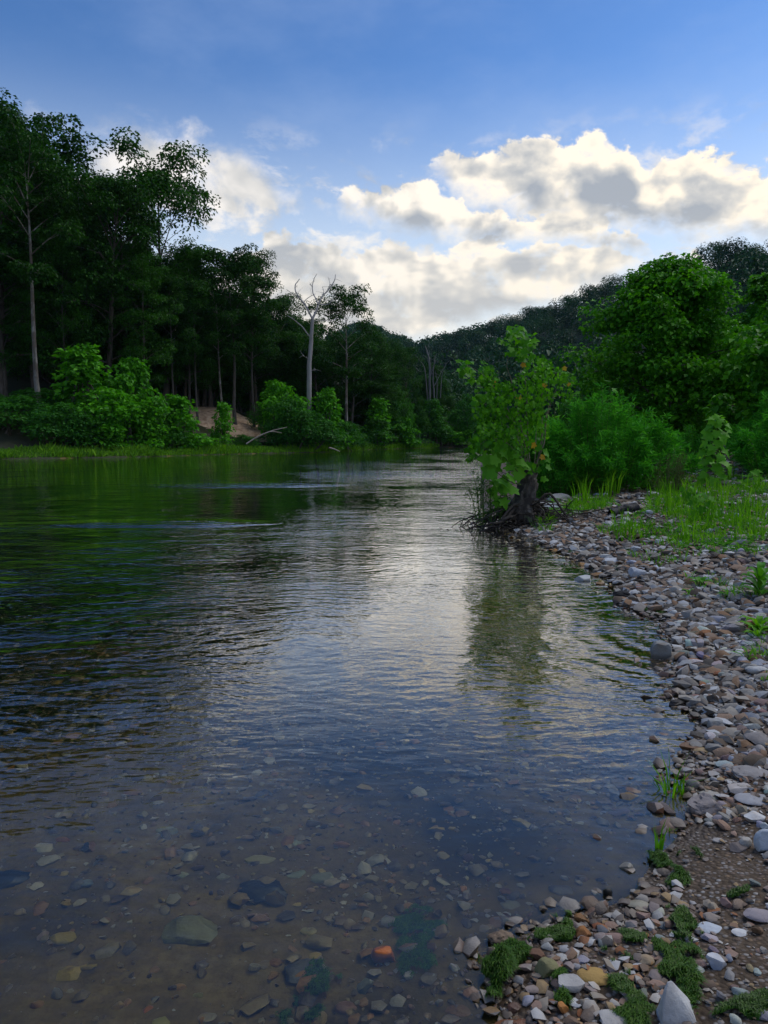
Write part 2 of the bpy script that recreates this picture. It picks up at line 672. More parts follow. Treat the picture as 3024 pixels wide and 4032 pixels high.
M = {}
M['leaf_forest'] = leaf_mat('forest_leaves', [(0.009, 0.040, 0.004), (0.021, 0.085, 0.007), (0.040, 0.145, 0.011)], 0.25)
M['leaf_forest_light'] = leaf_mat('light_forest_leaves', [(0.016, 0.070, 0.006), (0.030, 0.115, 0.008), (0.045, 0.16, 0.011)], 0.28)
M['leaf_hill'] = leaf_mat('hill_leaves', [(0.004, 0.024, 0.010), (0.012, 0.050, 0.019), (0.026, 0.088, 0.026)], 0.2, plant=0.85)
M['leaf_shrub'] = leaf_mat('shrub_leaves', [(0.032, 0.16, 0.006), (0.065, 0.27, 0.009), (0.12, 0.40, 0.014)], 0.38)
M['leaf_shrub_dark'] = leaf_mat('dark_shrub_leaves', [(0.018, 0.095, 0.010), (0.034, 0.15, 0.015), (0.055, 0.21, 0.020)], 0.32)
M['leaf_right'] = leaf_mat('bank_tree_leaves', [(0.022, 0.125, 0.005), (0.052, 0.22, 0.007), (0.11, 0.36, 0.011)], 0.35)
M['leaf_sapling'] = leaf_mat('sycamore_leaves', [(0.020, 0.10, 0.006), (0.060, 0.23, 0.009), (0.15, 0.43, 0.014)], 0.40)
M['leaf_fresh'] = leaf_mat('fresh_sycamore_leaves', [(0.07, 0.26, 0.018), (0.12, 0.36, 0.024), (0.18, 0.44, 0.035)], 0.42)
M['leaf_yellow'] = leaf_mat('yellowing_leaves', [(0.35, 0.34, 0.03), (0.5, 0.33, 0.03), (0.55, 0.22, 0.04)], 0.4)
M['leaf_willow'] = leaf_mat('willow_leaves', [(0.028, 0.19, 0.014), (0.060, 0.32, 0.022), (0.12, 0.46, 0.034)], 0.35)
M['grass'] = leaf_mat('grass_blades', [(0.040, 0.16, 0.006), (0.10, 0.31, 0.010), (0.20, 0.44, 0.016)], 0.4)
M['grass_far'] = leaf_mat('far_grass_blades', [(0.05, 0.13, 0.010), (0.10, 0.27, 0.012), (0.20, 0.42, 0.015)], 0.4)
M['herb'] = leaf_mat('herb_leaves', [(0.04, 0.16, 0.010), (0.07, 0.25, 0.014), (0.12, 0.34, 0.02)], 0.35)
M['dry'] = leaf_mat('dried_weed', [(0.07, 0.055, 0.035), (0.11, 0.085, 0.05), (0.13, 0.12, 0.05)], 0.2)
M['algae'] = leaf_mat('wet_algae', [(0.014, 0.050, 0.003), (0.035, 0.105, 0.005), (0.075, 0.165, 0.008)], 0.2, 0.45, 0.25)
M['algae_base'] = leaf_mat('algae_mat', [(0.014, 0.040, 0.006), (0.022, 0.055, 0.008), (0.03, 0.07, 0.01)], 0.05, 0.5)
M['bark'] = bark_mat('grey_bark', (0.05, 0.042, 0.034), (0.13, 0.115, 0.10))
M['bark_pale'] = bark_mat('pale_sycamore_bark', (0.12, 0.11, 0.095), (0.33, 0.315, 0.285), 2.0, 0.3, 0.8, (0.12, 0.10, 0.08))
M['twig'] = bark_mat('sapling_bark', (0.14, 0.115, 0.08), (0.30, 0.26, 0.19), 20.0, 0.2)
M['dead'] = bark_mat('weathered_dead_wood', (0.24, 0.225, 0.21), (0.42, 0.40, 0.385), 3.0, 0.1)
M['dead_grey'] = bark_mat('grey_snag_wood', (0.10, 0.10, 0.10), (0.22, 0.215, 0.21), 3.0, 0.1)
M['stump'] = bark_mat('rotten_stump_wood', (0.028, 0.024, 0.022), (0.15, 0.135, 0.12), 14.0, 0.35, 0.9, (0.05, 0.044, 0.04))
M['root'] = bark_mat('wet_root_wood', (0.025, 0.021, 0.018), (0.075, 0.065, 0.055), 14.0, 0.3)
M['charred'] = bark_mat('charred_wood', (0.006, 0.006, 0.008), (0.02, 0.02, 0.024), 12.0, 0.4, 0.6)
M['stem_green'] = bark_mat('green_stem', (0.05, 0.10, 0.02), (0.11, 0.17, 0.04), 20.0, 0.2, 0.6)
M['driftwood'] = bark_mat('driftwood', (0.20, 0.175, 0.14), (0.40, 0.36, 0.30), 8.0, 0.15)


def stone_mat(name, by_object, tones=None, soak=0.75):
    """river chert and limestone: own colour per stone, mottling, iron stain, dark pits; the foot of a stone by the water is wet"""
    m, g, out = new_mat(name)
    oc = S(g, g.node('ShaderNodeTexCoord', 0).s.node.outputs['Object'])
    geo = g.node('ShaderNodeNewGeometry', 0)
    pos = geo
    if by_object:
        oi = g.node('ShaderNodeObjectInfo', 0)
        base = S(g, oi.s.node.outputs['Color'])
        v = g.vmath('ADD', oc, g.comb(S(g, oi.s.node.outputs['Random']) * 37.0, 0.0, 0.0))
    else:
        isl = S(g, geo.s.node.outputs['Random Per Island'])
        n = len(tones)
        base = g.ramp(isl, [(q / n, t) for q, t in enumerate(tones)], 'CONSTANT')
        v = oc
    n1 = g.noise(v, 22.0, 6, 0.65)
    n2 = g.noise(v, 90.0, 4, 0.6)
    n3 = g.noise(v, 7.0, 3, 0.6)
    c = g.mix(n1.step(0.3, 0.75) * 0.6, base, g.mix(1.0, base, (0.62, 0.58, 0.55), 'MULTIPLY'))
    c = g.mix(n3.step(0.55, 0.75) * 0.45, c, g.mix(1.0, base, (1.0, 0.68, 0.42), 'MULTIPLY'))
    c = g.mix(n2.step(0.62, 0.74) * 0.5, c, g.mix(1.0, base, (0.30, 0.28, 0.26), 'MULTIPLY'))
    z = g.xyz(pos)[2]
    wet = (z + (n1 - 0.5) * 0.05).step(0.045, 0.012)
    c = g.mix(wet * soak, c, g.mix(1.0, c, (0.42, 0.36, 0.30), 'MULTIPLY'))
    rough = wet.step(0, 1, 0.85, 0.35, 'LINEAR')
    h = n1 * 0.6 + n2 * 0.35
    finish(g, out, principled(g, c, rough, bump(g, h, 0.6, 0.012), 0.35))
    return m


M['stone'] = stone_mat('river_stone', True)
COOL = [(0.075, 0.064, 0.052), (0.24, 0.232, 0.215), (0.34, 0.345, 0.345), (0.165, 0.118, 0.082), (0.27, 0.25, 0.222), (0.46, 0.465, 0.465), (0.19, 0.17, 0.148), (0.10, 0.073, 0.05),
        (0.31, 0.28, 0.235), (0.23, 0.155, 0.105), (0.155, 0.143, 0.128), (0.39, 0.395, 0.40), (0.22, 0.132, 0.074), (0.26, 0.235, 0.205)]
WARM = [(0.20, 0.165, 0.135), (0.30, 0.255, 0.20), (0.23, 0.145, 0.09), (0.36, 0.33, 0.29), (0.17, 0.12, 0.085), (0.30, 0.20, 0.15), (0.44, 0.42, 0.38), (0.26, 0.215, 0.165),
        (0.28, 0.125, 0.055), (0.21, 0.175, 0.15), (0.34, 0.235, 0.12), (0.12, 0.09, 0.07), (0.48, 0.47, 0.45), (0.27, 0.22, 0.20)]
BEDT = [(0.15, 0.10, 0.04), (0.26, 0.19, 0.085), (0.10, 0.07, 0.035), (0.20, 0.145, 0.075), (0.32, 0.26, 0.15), (0.08, 0.06, 0.04), (0.26, 0.14, 0.04), (0.27, 0.21, 0.10),
        (0.13, 0.095, 0.05), (0.40, 0.35, 0.24), (0.36, 0.25, 0.05), (0.30, 0.15, 0.035)]
M['gravel'] = stone_mat('river_gravel', False, COOL)
M['gravel_warm'] = stone_mat('warm_river_gravel', False, WARM)
M['gravel_bed'] = stone_mat('river_bed_gravel', False, BEDT, 0.3)
M['bed_stone'] = stone_mat('river_bed_stone', True, None, 0.3)


def ground_mat(name, cols, scale, pebble=0.0, wet=True, extra=None, depth_shade=None):
    m, g, out = new_mat(name)
    geo = g.node('ShaderNodeNewGeometry', 0)
    n1 = g.noise(geo, scale, 6, 0.65)
    n2 = g.noise(geo, scale * 6, 5, 0.65)
    n3 = g.noise(geo, scale * 0.12, 4, 0.6)
    c = g.ramp(n1 * 0.6 + n2 * 0.4, [(0.30 + 0.40 * i / (len(cols) - 1), cc) for i, cc in enumerate(cols)])
    h = n1 * 0.5 + n2 * 0.5
    if pebble:
        vc = g.voro(geo, pebble, 1)
        vd = g.voro(geo, pebble, 0)
        pc = g.ramp(g.xyz(vc)[0], [(0.0, (0.12, 0.10, 0.085)), (0.3, (0.24, 0.21, 0.19)), (0.55, (0.17, 0.12, 0.09)), (0.75, (0.34, 0.32, 0.30)), (0.9, (0.22, 0.15, 0.09))], 'CONSTANT')
        k = vd.step(0.62, 0.35) * g.xyz(vc)[1].step(0.25, 0.45)
        c = g.mix(k * 0.85, c, pc)
        h = h + (1.0 - vd) * 0.9
    c = g.mix(n3.step(0.40, 0.62) * 0.35, c, g.mix(1.0, c, (0.6, 0.55, 0.5), 'MULTIPLY'))
    if extra:
        c = g.mix(n3.step(0.46, 0.60), c, extra)
    if depth_shade:
        c = g.mix((g.xyz(geo)[2] + (n3 - 0.5) * 0.25).step(-0.22, -0.46), c, depth_shade)  # light lost in deeper water, painted into the bed colour by depth
    rough = 0.9
    if wet:
        z = g.xyz(geo)[2]
        w = (z + (n1 - 0.5) * 0.04).step(0.05, 0.0)
        c = g.mix(w * 0.7, c, g.mix(1.0, c, (0.5, 0.44, 0.38), 'MULTIPLY'))
        rough = w.step(0, 1, 0.92, 0.5, 'LINEAR')
    finish(g, out, principled(g, c, rough, bump(g, h, 0.6, 0.02), 0.3))
    return m


M['bar'] = ground_mat('gravel_bar_soil', [(0.045, 0.030, 0.018), (0.080, 0.055, 0.034), (0.12, 0.088, 0.058)], 5.0, 60.0)
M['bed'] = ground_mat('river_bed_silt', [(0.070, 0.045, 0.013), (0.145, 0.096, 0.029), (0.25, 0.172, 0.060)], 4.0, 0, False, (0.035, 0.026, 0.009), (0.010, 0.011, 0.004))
M['bank'] = ground_mat('forest_floor', [(0.018, 0.022, 0.010), (0.035, 0.04, 0.016), (0.05, 0.055, 0.022)], 1.2, 0, False)
M['meadow'] = ground_mat('overgrown_bank_soil', [(0.04, 0.05, 0.018), (0.07, 0.075, 0.03), (0.10, 0.095, 0.05)], 2.0, 0, False)
M['hill'] = ground_mat('hill_floor', [(0.012, 0.022, 0.012), (0.02, 0.034, 0.016), (0.03, 0.045, 0.02)], 0.5, 0, False)


def sand_mat(cx, cy):
    """bare sandy slope; at its ragged rim it turns into the forest floor round it"""
    m, g, out = new_mat('bare_sandy_bank')
    geo = g.node('ShaderNodeNewGeometry', 0)
    v = g.mapping(geo, scale=(1.0, 0.35, 0.18), rot=(0, R(24), 0))
    n = g.noise(v, 2.0, 6, 0.65)
    n2 = g.noise(geo, 1.1, 4, 0.6)
    c = g.ramp(n * 0.7 + n2 * 0.3, [(0.36, (0.22, 0.14, 0.085)), (0.5, (0.44, 0.31, 0.20)), (0.62, (0.56, 0.42, 0.29))])
    x, y, z = g.xyz(geo)
    q = ((x - cx) * (1 / 6.4)).pow(2.0) + ((y - cy) * (1 / 6.4)).pow(2.0) + (n2 - 0.5) * 1.1
    c = g.mix(q.step(0.95, 1.05), c, (0.03, 0.035, 0.014))
    finish(g, out, principled(g, c, 0.95, bump(g, n, 1.0, 0.35), 0.1))
    return m


SCARP = hit(935, 1660)
M['sand'] = sand_mat(SCARP.x, SCARP.y)


def water_mat():
    m, g, out = new_mat('river_water')
    geo = g.node('ShaderNodeNewGeometry', 0)
    x, y, z = g.xyz(geo)
    # ripples: crests run across the stream; the current stretches and bends them; calmer and livelier patches
    warp = g.noise(geo, 0.35, 2, 0.5, out=1)
    p = g.vmath('ADD', geo, g.vmath('SCALE', g.vmath('SUBTRACT', warp, (0.5, 0.5, 0.5)), scale=1.1))
    p1 = g.mapping(p, scale=(0.60, 1.15, 1.0), rot=(0, 0, R(12)))
    p2 = g.mapping(p, scale=(0.75, 1.30, 1.0), rot=(0, 0, R(-24)))
    w1 = g.noise(p1, 1.25, 3.0, 0.52)
    w2 = g.noise(p2, 5.0, 3, 0.55)
    calm = g.noise(g.mapping(geo, scale=(1.0, 0.45, 1.0), rot=(0, 0, R(20))), 0.20, 3, 0.55).step(0.38, 0.62, 0.40, 1.3)
    near = y.step(1.5, 6.0, 0.6, 1.0)
    # ring ripples in the small cove by the right shore
    rr = g.vmath('DISTANCE', geo, (3.1, 5.9, 0.0))
    ring = (rr * 26.0 + w1 * 9.0).sin() * rr.step(0.35, 0.8) * rr.step(2.9, 1.3)
    mid = (x + 0.2).abs().step(0.8, 4.5, 0.30, 1.0).max(y.step(10.0, 26.0, 0.30, 1.0))
    w3 = g.noise(p1, 11.0, 2, 0.5)
    # broken riffles where the stream runs over a bar, left of the middle
    def riffle(cx, cy, rx, ry):
        q = ((x - cx) * (1 / rx)).pow(2.0) + ((y - cy) * (1 / ry)).pow(2.0)
        return q.step(1.0, 0.1)
    rif = riffle(-4.8, 25.0, 4.2, 1.7).max(riffle(-4.2, 13.8, 2.4, 0.8)).max(riffle(1.5, 33.0, 8.0, 4.5) * 0.6)
    w4 = g.noise(g.mapping(p, scale=(0.55, 1.6, 1.0), rot=(0, 0, R(-8))), 1.7, 2.5, 0.5)
    h = (w1 * 0.095 * mid + w2 * 0.032 * (mid * 0.6 + 0.4) + w3 * 0.012) * calm + ring * 0.0032 + w4 * rif * 0.26
    nb = bump(g, h, 1.0, 1.0)
    nd = nb.s.node
    g.put(nd.inputs['Strength'], near * 0.60)
    fr = g.node('ShaderNodeFresnel', 0, None, IOR=1.50, Normal=nb)
    gl = g.node('ShaderNodeBsdfGlossy', 0, None, Color=(1, 1, 1), Roughness=0.01, Normal=nb)
    rf = g.node('ShaderNodeBsdfRefraction', 0, None, Color=(0.92, 0.94, 0.78), Roughness=0.0, IOR=1.333, Normal=nb)
    mx = g.node('ShaderNodeMixShader', 0)
    n = mx.s.node
    g.nt.links.new((fr * (fr * 2.6 + 1.0)).clamp().s, n.inputs[0])
    g.nt.links.new(rf.s, n.inputs[1])
    g.nt.links.new(gl.s, n.inputs[2])
    finish(g, out, mx)
    return m


M['water'] = water_mat()


# ------------------------------------------------------------------ ground, river bed, banks, hill and water from one polar grid
def build_ground():
    th = np.concatenate([np.arange(-180, -34, 4.0), np.arange(-34, 34, 0.22), np.arange(34, 180, 4.0)])
    th = np.radians(th)
    rr = [0.0, 0.35]
    while rr[-1] < 2600:
        r = rr[-1]
        rr.append(r * (1.012 if 1.6 < r < 14 else 1.022 if r < 140 and r > 1.6 else 1.05 if r < 900 else 1.12))
    rr = np.array(rr)
    A, B = np.meshgrid(rr, th, indexing='ij')
    P = np.stack([A * np.sin(B), A * np.cos(B)], -1).reshape(-1, 2)
    h, side, hh, dist = terrain(P)
    nr, nt = len(rr), len(th)
    i = np.arange(nr - 1)[:, None] * nt
    j = np.arange(nt)[None]
    k = (j + 1) % nt
    F = np.stack([i + j, i + k, i + nt + k, i + nt + j], -1).reshape(-1, 4)
    V = np.concatenate([P, h[:, None]], 1)
    c = P[F].mean(1)
    fh = h[F].mean(1)
    fs = np.array([side[f] for f in [F[:, 0]]])[0]
    fmin = h[F].min(1)
    fhill = hh[F].mean(1)
    fd = dist[F].mean(1)
    # the bare sandy scarp on the far bank
    u, v = (c[:, 0] - SCARP.x) / 8.0, (c[:, 1] - SCARP.y) / 8.0
    sand = (fs == 2) & (u * u + v * v < 1.0) & (fd > 4)
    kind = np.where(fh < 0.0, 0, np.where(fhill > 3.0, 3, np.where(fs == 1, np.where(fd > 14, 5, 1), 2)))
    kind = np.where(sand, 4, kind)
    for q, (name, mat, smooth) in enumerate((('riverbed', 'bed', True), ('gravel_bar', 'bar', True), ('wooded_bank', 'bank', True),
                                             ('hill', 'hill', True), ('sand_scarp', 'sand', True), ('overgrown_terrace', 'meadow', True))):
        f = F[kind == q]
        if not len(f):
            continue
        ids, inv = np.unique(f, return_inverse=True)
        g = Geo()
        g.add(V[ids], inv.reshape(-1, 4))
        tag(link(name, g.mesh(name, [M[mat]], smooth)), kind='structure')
    f = F[fmin < 0.04]
    f = f[(np.abs(c[fmin < 0.04][:, 0]) < 175)]
    ids, inv = np.unique(f, return_inverse=True)
    W = V[ids].copy()
    W[:, 2] = 0
    g = Geo()
    g.add(W, inv.reshape(-1, 4)[:, ::1])
    me = g.mesh('river_water', [M['water']], True)
    o = tag(link('river_water', me), kind='structure')
    if me.polygons[len(me.polygons) // 2].normal.z < 0:
        me.flip_normals()
    return o


build_ground()


# ------------------------------------------------------------------ foliage
def unit(a):
    return a / (np.linalg.norm(a, axis=-1, keepdims=True) + 1e-9)


def rand_dirs(n, rng):
    return unit(rng.normal(size=(n, 3)))


def leaves(g, P, N, T, size, rng, aspect=0.55, fold=0.18, mat=0):
    """folded two-triangle leaves at P with normal N, tip direction T (arrays)"""
    n = len(P)
    T = unit(T - (T * N).sum(1, keepdims=True) * N)
    B = np.cross(N, T)
    L = size * rng.uniform(0.7, 1.25, n)[:, None]
    W = L * aspect
    base = P
    tip = P + T * L - N * L * 0.12
    mid = P + T * L * 0.45
    a = mid + B * W * 0.5 + N * L * fold
    b = mid - B * W * 0.5 + N * L * fold
    V = np.stack([base, a, tip, b], 1).reshape(-1, 3)
    k = np.arange(n)[:, None] * 4
    g.add(V, np.concatenate([k + [[0, 1, 2]], k + [[0, 2, 3]]], 0), mat)


def puff(g, c, r, n, size, rng, flat=0.75, aspect=0.6, mat=0, droop=0.35, shell=0.5, nr=0.5):
    """a clump of leaves: most of them near its upper, outer surface"""
    d = rand_dirs(n, rng)
    d[:, 2] = np.where(rng.random(n) < 0.55, np.abs(d[:, 2]), d[:, 2])
    rad = r * (shell + (1.08 - shell) * rng.random(n) ** 0.6)
    P = c + d * rad[:, None] * np.array([1, 1, flat])
    N = unit(d * 0.55 + np.array([0, 0, 0.9 if nr > 0.3 else 0.25]) + rng.normal(size=(n, 3)) * nr)
    T = unit(d * np.array([1, 1, 0.3]) + np.array([0, 0, -droop]) + rng.normal(size=(n, 3)) * 0.4)
    leaves(g, P, N, T, size, rng, aspect, mat=mat)


def forest_tree(seed, h, spread, base, n_limb, leaf, per, trunk_r, bark, leafm, droop=0.1, dens=1.0, lean=0.04, name='forest'):
    """trunk + limbs mesh and crown mesh; h total height, base = share of the height where the crown starts"""
    rng = np.random.default_rng(seed)
    gt, gc = Geo(), Geo()
    n = 9
    t = np.linspace(0, 1, n)
    lx, ly = rng.normal(size=2) * lean * h
    tr = np.stack([lx * t ** 1.5 + 0.012 * h * np.sin(t * 5 + seed), ly * t ** 1.5 + 0.012 * h * np.cos(t * 4 + seed), t * h * 0.9], 1)
    tr[0] = (0, 0, -0.6)
    tr_rad = trunk_r * (1 - t) ** 0.8 + 0.02
    tr_rad[0] *= 1.35
    tube(gt, tr, tr_rad, 7)
    az = rng.uniform(0, 6.28)
    for i in range(n_limb):
        u = base + (0.97 - base) * (i + rng.uniform(0, 0.8)) / n_limb
        az += 2.4 + rng.normal() * 0.4
        k = u / 0.9 if u < 0.9 else 1.0
        p0 = np.array([np.interp(k, t, tr[:, q]) for q in range(3)])
        q = (u - base) / (1 - base)
        ln = spread * (0.45 + 0.9 * math.sin(math.pi * min(0.12 + q * 0.86, 1.0)) ** 0.8) * rng.uniform(0.65, 1.15) * (0.55 if q > 0.9 else 1)
        el = R(rng.uniform(5, 35) + 40 * q)
        d = np.array([math.cos(az) * math.cos(el), math.sin(az) * math.cos(el), math.sin(el)])
        p1 = p0 + d * ln * 0.55
        p2 = p0 + d * ln + np.array([0, 0, -droop * ln])
        path = smooth_path([p0, p1, p2], 5)
        r0 = max(0.03, trunk_r * 0.35 * (1 - 0.6 * q))
        tube(gt, path, np.linspace(r0, 0.02, 5), 4, cap=False)
        tips = [path[3] * 0.6 + path[2] * 0.4, path[4]]
        for s in range(3):
            a2 = az + rng.uniform(-1.1, 1.1)
            k2 = rng.integers(1, 4)
            dd = np.array([math.cos(a2), math.sin(a2), rng.uniform(-0.15, 0.5)]) * ln * rng.uniform(0.3, 0.55)
            q2 = path[k2] + dd
            tube(gt, [path[k2], path[k2] + dd * 0.5 + [0, 0, 0.1], q2], [r0 * 0.4, r0 * 0.3, 0.015], 3, cap=False)
            tips.append(q2)
        for tp in tips:
            r = spread * rng.uniform(0.18, 0.34)
            puff(gc, tp, r, int(per * dens * rng.uniform(0.6, 1.2)), leaf, rng, 0.62, droop=0.5)
    top = tr[-1] + [0, 0, h * 0.02]
    for s in range(4):
        puff(gc, top + rng.normal(size=3) * [spread * 0.2, spread * 0.2, h * 0.03], spread * 0.26, int(per * dens), leaf, rng, 0.8)
    return gt.mesh(name + '_trunk', [M[bark]], True), gc.mesh(name + '_crown', [M[leafm]])


def bush(seed, h, w, leaf, n_puff, per, leafm, conical=0.0, name='bush', stem='bark', aspect=0.75):
    rng = np.random.default_rng(seed)
    gs, gc = Geo(), Geo()
    for i in range(n_puff):
        u = (i + 0.5) / n_puff
        z = h * (0.10 + 0.84 * u)
        prof = (1 - u) ** (0.5 + conical) if conical else math.sqrt(max(0.0, 1 - (u * 0.98) ** 2.2))
        rad = w * 0.5 * prof * math.sqrt(rng.random()) * 0.95
        a = rng.uniform(0, 6.28)
        c = np.array([math.cos(a) * rad, math.sin(a) * rad, z * rng.uniform(0.9, 1.06)])
        r = w * rng.uniform(0.11, 0.24) * (0.65 if u > 0.85 else 1.0)
        c = c + rng.normal(size=3) * [0.05 * w, 0.05 * w, 0.04 * h]
        puff(gc, c, r, int(per * rng.uniform(0.7, 1.2)), leaf, rng, 0.75, aspect=aspect, droop=0.2, shell=0.35)
        if i % 3 == 0:
            b = np.array([rng.normal() * 0.12 * w, rng.normal() * 0.12 * w, -0.3])
            tube(gs, smooth_path([b, (b + c) * 0.5 + [0, 0, 0.08 * h], c], 5), np.linspace(0.012 * h + 0.012, 0.008, 5), 4, cap=False)
    return gs.mesh(name + '_stems', [M[stem]], True), gc.mesh(name + '_foliage', [M[leafm]])


def plant_tree(name, parts, loc, label, cat, group=None, rz=0.0, sc=1.0, names=('trunk', 'crown')):
    o = bpy.data.objects.new(name, None)
    COL.objects.link(o)
    o.empty_display_size = 0.5
    o.location = loc
    o.rotation_euler = (0, 0, rz)
    o.scale = sc if hasattr(sc, '__len__') else (sc,) * 3
    tag(o, label, cat, group)
    for nm, me in zip(names, parts):
        link(nm, me, o)
    return o


def spot(X, Y, d):
    """ground point straight below the pixel column X at forward distance d"""
    r = ray(X, Y)
    return Vector((r[0] * d, d, H(r[0] * d, d) - 0.05))


def tree_h(X, Ytop, d):
    r = ray(X, Ytop)
    return CAM_H + r[2] * d - H(r[0] * d, d)


# ---------------------------------------------------- wood on the far (left) bank
NORM = 20.0
KIND = {
    'broad': forest_tree(11, NORM, 4.6, 0.18, 28, 0.30, 120, 0.30, 'bark', 'leaf_forest', 0.15, name='broad'),
    'tall': forest_tree(12, NORM, 3.6, 0.42, 20, 0.30, 115, 0.20, 'bark', 'leaf_forest', 0.12, name='tall'),
    'full': forest_tree(13, NORM, 5.2, 0.14, 28, 0.32, 110, 0.32, 'bark', 'leaf_forest', 0.25, name='full'),
    'light': forest_tree(14, NORM, 4.2, 0.16, 26, 0.28, 120, 0.18, 'bark', 'leaf_forest_light', 0.2, name='light'),
    'open': forest_tree(15, NORM, 4.0, 0.46, 16, 0.30, 115, 0.22, 'bark_pale', 'leaf_forest', 0.05, 0.95, name='open'),
    'ragged': forest_tree(16, NORM, 4.4, 0.40, 20, 0.32, 125, 0.28, 'bark', 'leaf_forest', 0.05, 1.1, name='ragged'),
}
GW = 'trees of the wood on the left bank'
# kind, trunk X, crown top Y, distance, width factor, label
WOOD = [
    ('broad', 20, 660, 74, 1.15, 'tall dark tree at the left edge of the picture with the highest ragged top'),
    ('tall', 152, 540, 77, 1.35, 'tall dark tree with a thick pale trunk showing down to the bright bushes'),
    ('open', 160, 570, 69, 0.9, 'very tall pale trunked sycamore at the left end with its lower trunk bare'),
    ('full', 290, 640, 82, 1.0, 'full dark tree right of the pale thick trunk, below a bare dead top'),
    ('full', 420, 760, 78, 0.95, 'dense dark tree between the pale thick trunk and the tall loose tree'),
    ('broad', 520, 830, 84, 0.9, 'dark tree just left of the tall loose tree, lower than it'),
    ('ragged', 650, 690, 86, 1.0, 'tall loose tree rising above the wood with sky showing through its crown'),
    ('light', 740, 1010, 84, 0.8, 'lighter green tree right below the tall loose tree'),
    ('full', 830, 1010, 92, 0.8, 'dark tree behind the sandy scarp, second right of the tall loose tree'),
    ('tall', 925, 1030, 86, 1.0, 'dark tree on a group of thin pale trunks above the sandy scarp'),
    ('broad', 1010, 1050, 96, 0.75, 'dark bushy tree top left of the bare dead tree'),
    ('tall', 1000, 1130, 88, 0.75, 'tree on a single thin pale trunk between the pale trunk group and the dead tree'),
    ('broad', 1110, 1200, 100, 0.8, 'dark tree directly behind the left arm of the bare dead tree'),
    ('full', 1240, 1270, 104, 0.7, 'low dark tree behind the trunk of the bare dead tree'),
    ('open', 1372, 1180, 92, 0.95, 'airy tree on a slim pale trunk just right of the bare dead tree'),
    ('full', 1460, 1330, 104, 0.65, 'dark tree right of the airy slim tree, stepping down to the hill'),
    ('broad', 1540, 1370, 108, 0.6, 'small dark tree where the wood runs down to the hillside'),
    ('full', 1620, 1380, 112, 0.6, 'last full dark tree of the wood before the grey snags'),
    ('broad', 1700, 1450, 122, 0.5, 'low dark tree behind the grey snags'),
    ('light', 560, 1060, 76, 0.7, 'lighter green tree standing in front below the tall loose tree'),
    ('light', 265, 980, 74, 0.70, 'mid green tree leaning out right of the pale thick trunk'),
    ('full', 20, 950, 74, 0.7, 'dark full tree low at the left edge of the wood'),
    ('tall', 690, 1130, 80, 0.75, 'tree with a thin pale trunk left of the pale trunk group'),
    ('tall', 780, 1150, 82, 0.7, 'tree with a thin straight trunk nearest left of the pale trunk group'),
    ('open', 880, 1120, 84, 0.7, 'slim tree leaning beside the pale trunk group'),
]
rng = np.random.default_rng(3)
for kind, X, Yt, d, wf, lab in WOOD:
    d = d * 0.99
    p = spot(X, 1600, d)
    hh = tree_h(X, Yt, d)
    s = hh / NORM / 0.97
    sx = s ** 0.6 * wf
    plant_tree('forest_tree', KIND[kind], p, lab, 'tree', GW, rng.uniform(0, 6.28), (sx, sx, s))
SHORTW = {20: 'highest ragged tree', 152: 'tall tree at the left', 290: 'tree under the bare dead top', 420: 'dense dark tree', 520: 'low dark tree', 650: 'tall loose tree', 740: 'lighter green tree',
          830: 'tree over the sandy scarp', 925: 'pale trunk group', 1010: 'bushy tree left of the dead one', 1110: 'left arm of the dead tree', 1240: 'trunk of the dead tree', 1372: 'airy slim tree',
          1460: 'tree right of the airy one', 1540: 'small tree by the hillside', 1620: 'last full tree', 1700: 'grey snags'}
WCOUNT = {}


def behind_label(X, start):
    k = min(SHORTW, key=lambda q: abs(q - X))
    side = 'just left of' if X < k - 16 else 'just right of' if X > k + 16 else 'straight behind'
    lab = f'{start} {side} the {SHORTW[k]}'
    WCOUNT[lab] = WCOUNT.get(lab, 0) + 1
    return lab if WCOUNT[lab] == 1 else lab.replace('dark ', 'second dark ' if WCOUNT[lab] == 2 else 'third dark ', 1)


# the rows behind that close the wood (only their dark crowns show between the front trees)
for i in range(64):
    X = -260 + i * 32 + rng.uniform(-18, 18)
    d = rng.uniform(96, 112) if X > 900 else rng.uniform(86, 104)
    if X > 1500:
        d = rng.uniform(120, 135)
    top = np.interp(X, [-300, 0, 200, 330, 450, 560, 700, 800, 1000, 1100, 1200, 1350, 1500, 1700, 1800],
                    [540, 640, 720, 800, 880, 960, 1060, 1110, 1130, 1230, 1290, 1290, 1400, 1480, 1530]) + rng.uniform(0, 130)
    kind = ('full', 'broad', 'full', 'light')[int(rng.integers(0, 4))]
    p = spot(X, 1600, d)
    hh = max(tree_h(X, top, d), 5)
    s = hh / NORM
    plant_tree('forest_tree', KIND[kind], p, behind_label(X, 'dark back row tree'), 'tree',
               GW, rng.uniform(0, 6.28), (s ** 0.6 * 1.0, s ** 0.6 * 1.0, s))
# young undergrowth that closes the gaps under the crowns
under = [bush(30 + i, 4.0, 3.6, 0.24, 16, 75, 'leaf_forest', name='undergrowth') for i in range(2)]
for i in range(64):
    X = -120 + i * 29 + rng.uniform(-20, 20)
    d = np.interp(X, [0, 1000, 1700], [84, 98, 122]) + rng.uniform(-3, 8)
    p = spot(X, 1600, d)
    plant_tree('undergrowth_bush', under[i % 2], p, behind_label(X, 'dark undergrowth bush'), 'bush',
               'undergrowth in the left wood', rng.uniform(0, 6.28), rng.uniform(0.9, 1.9), ('stems', 'foliage'))


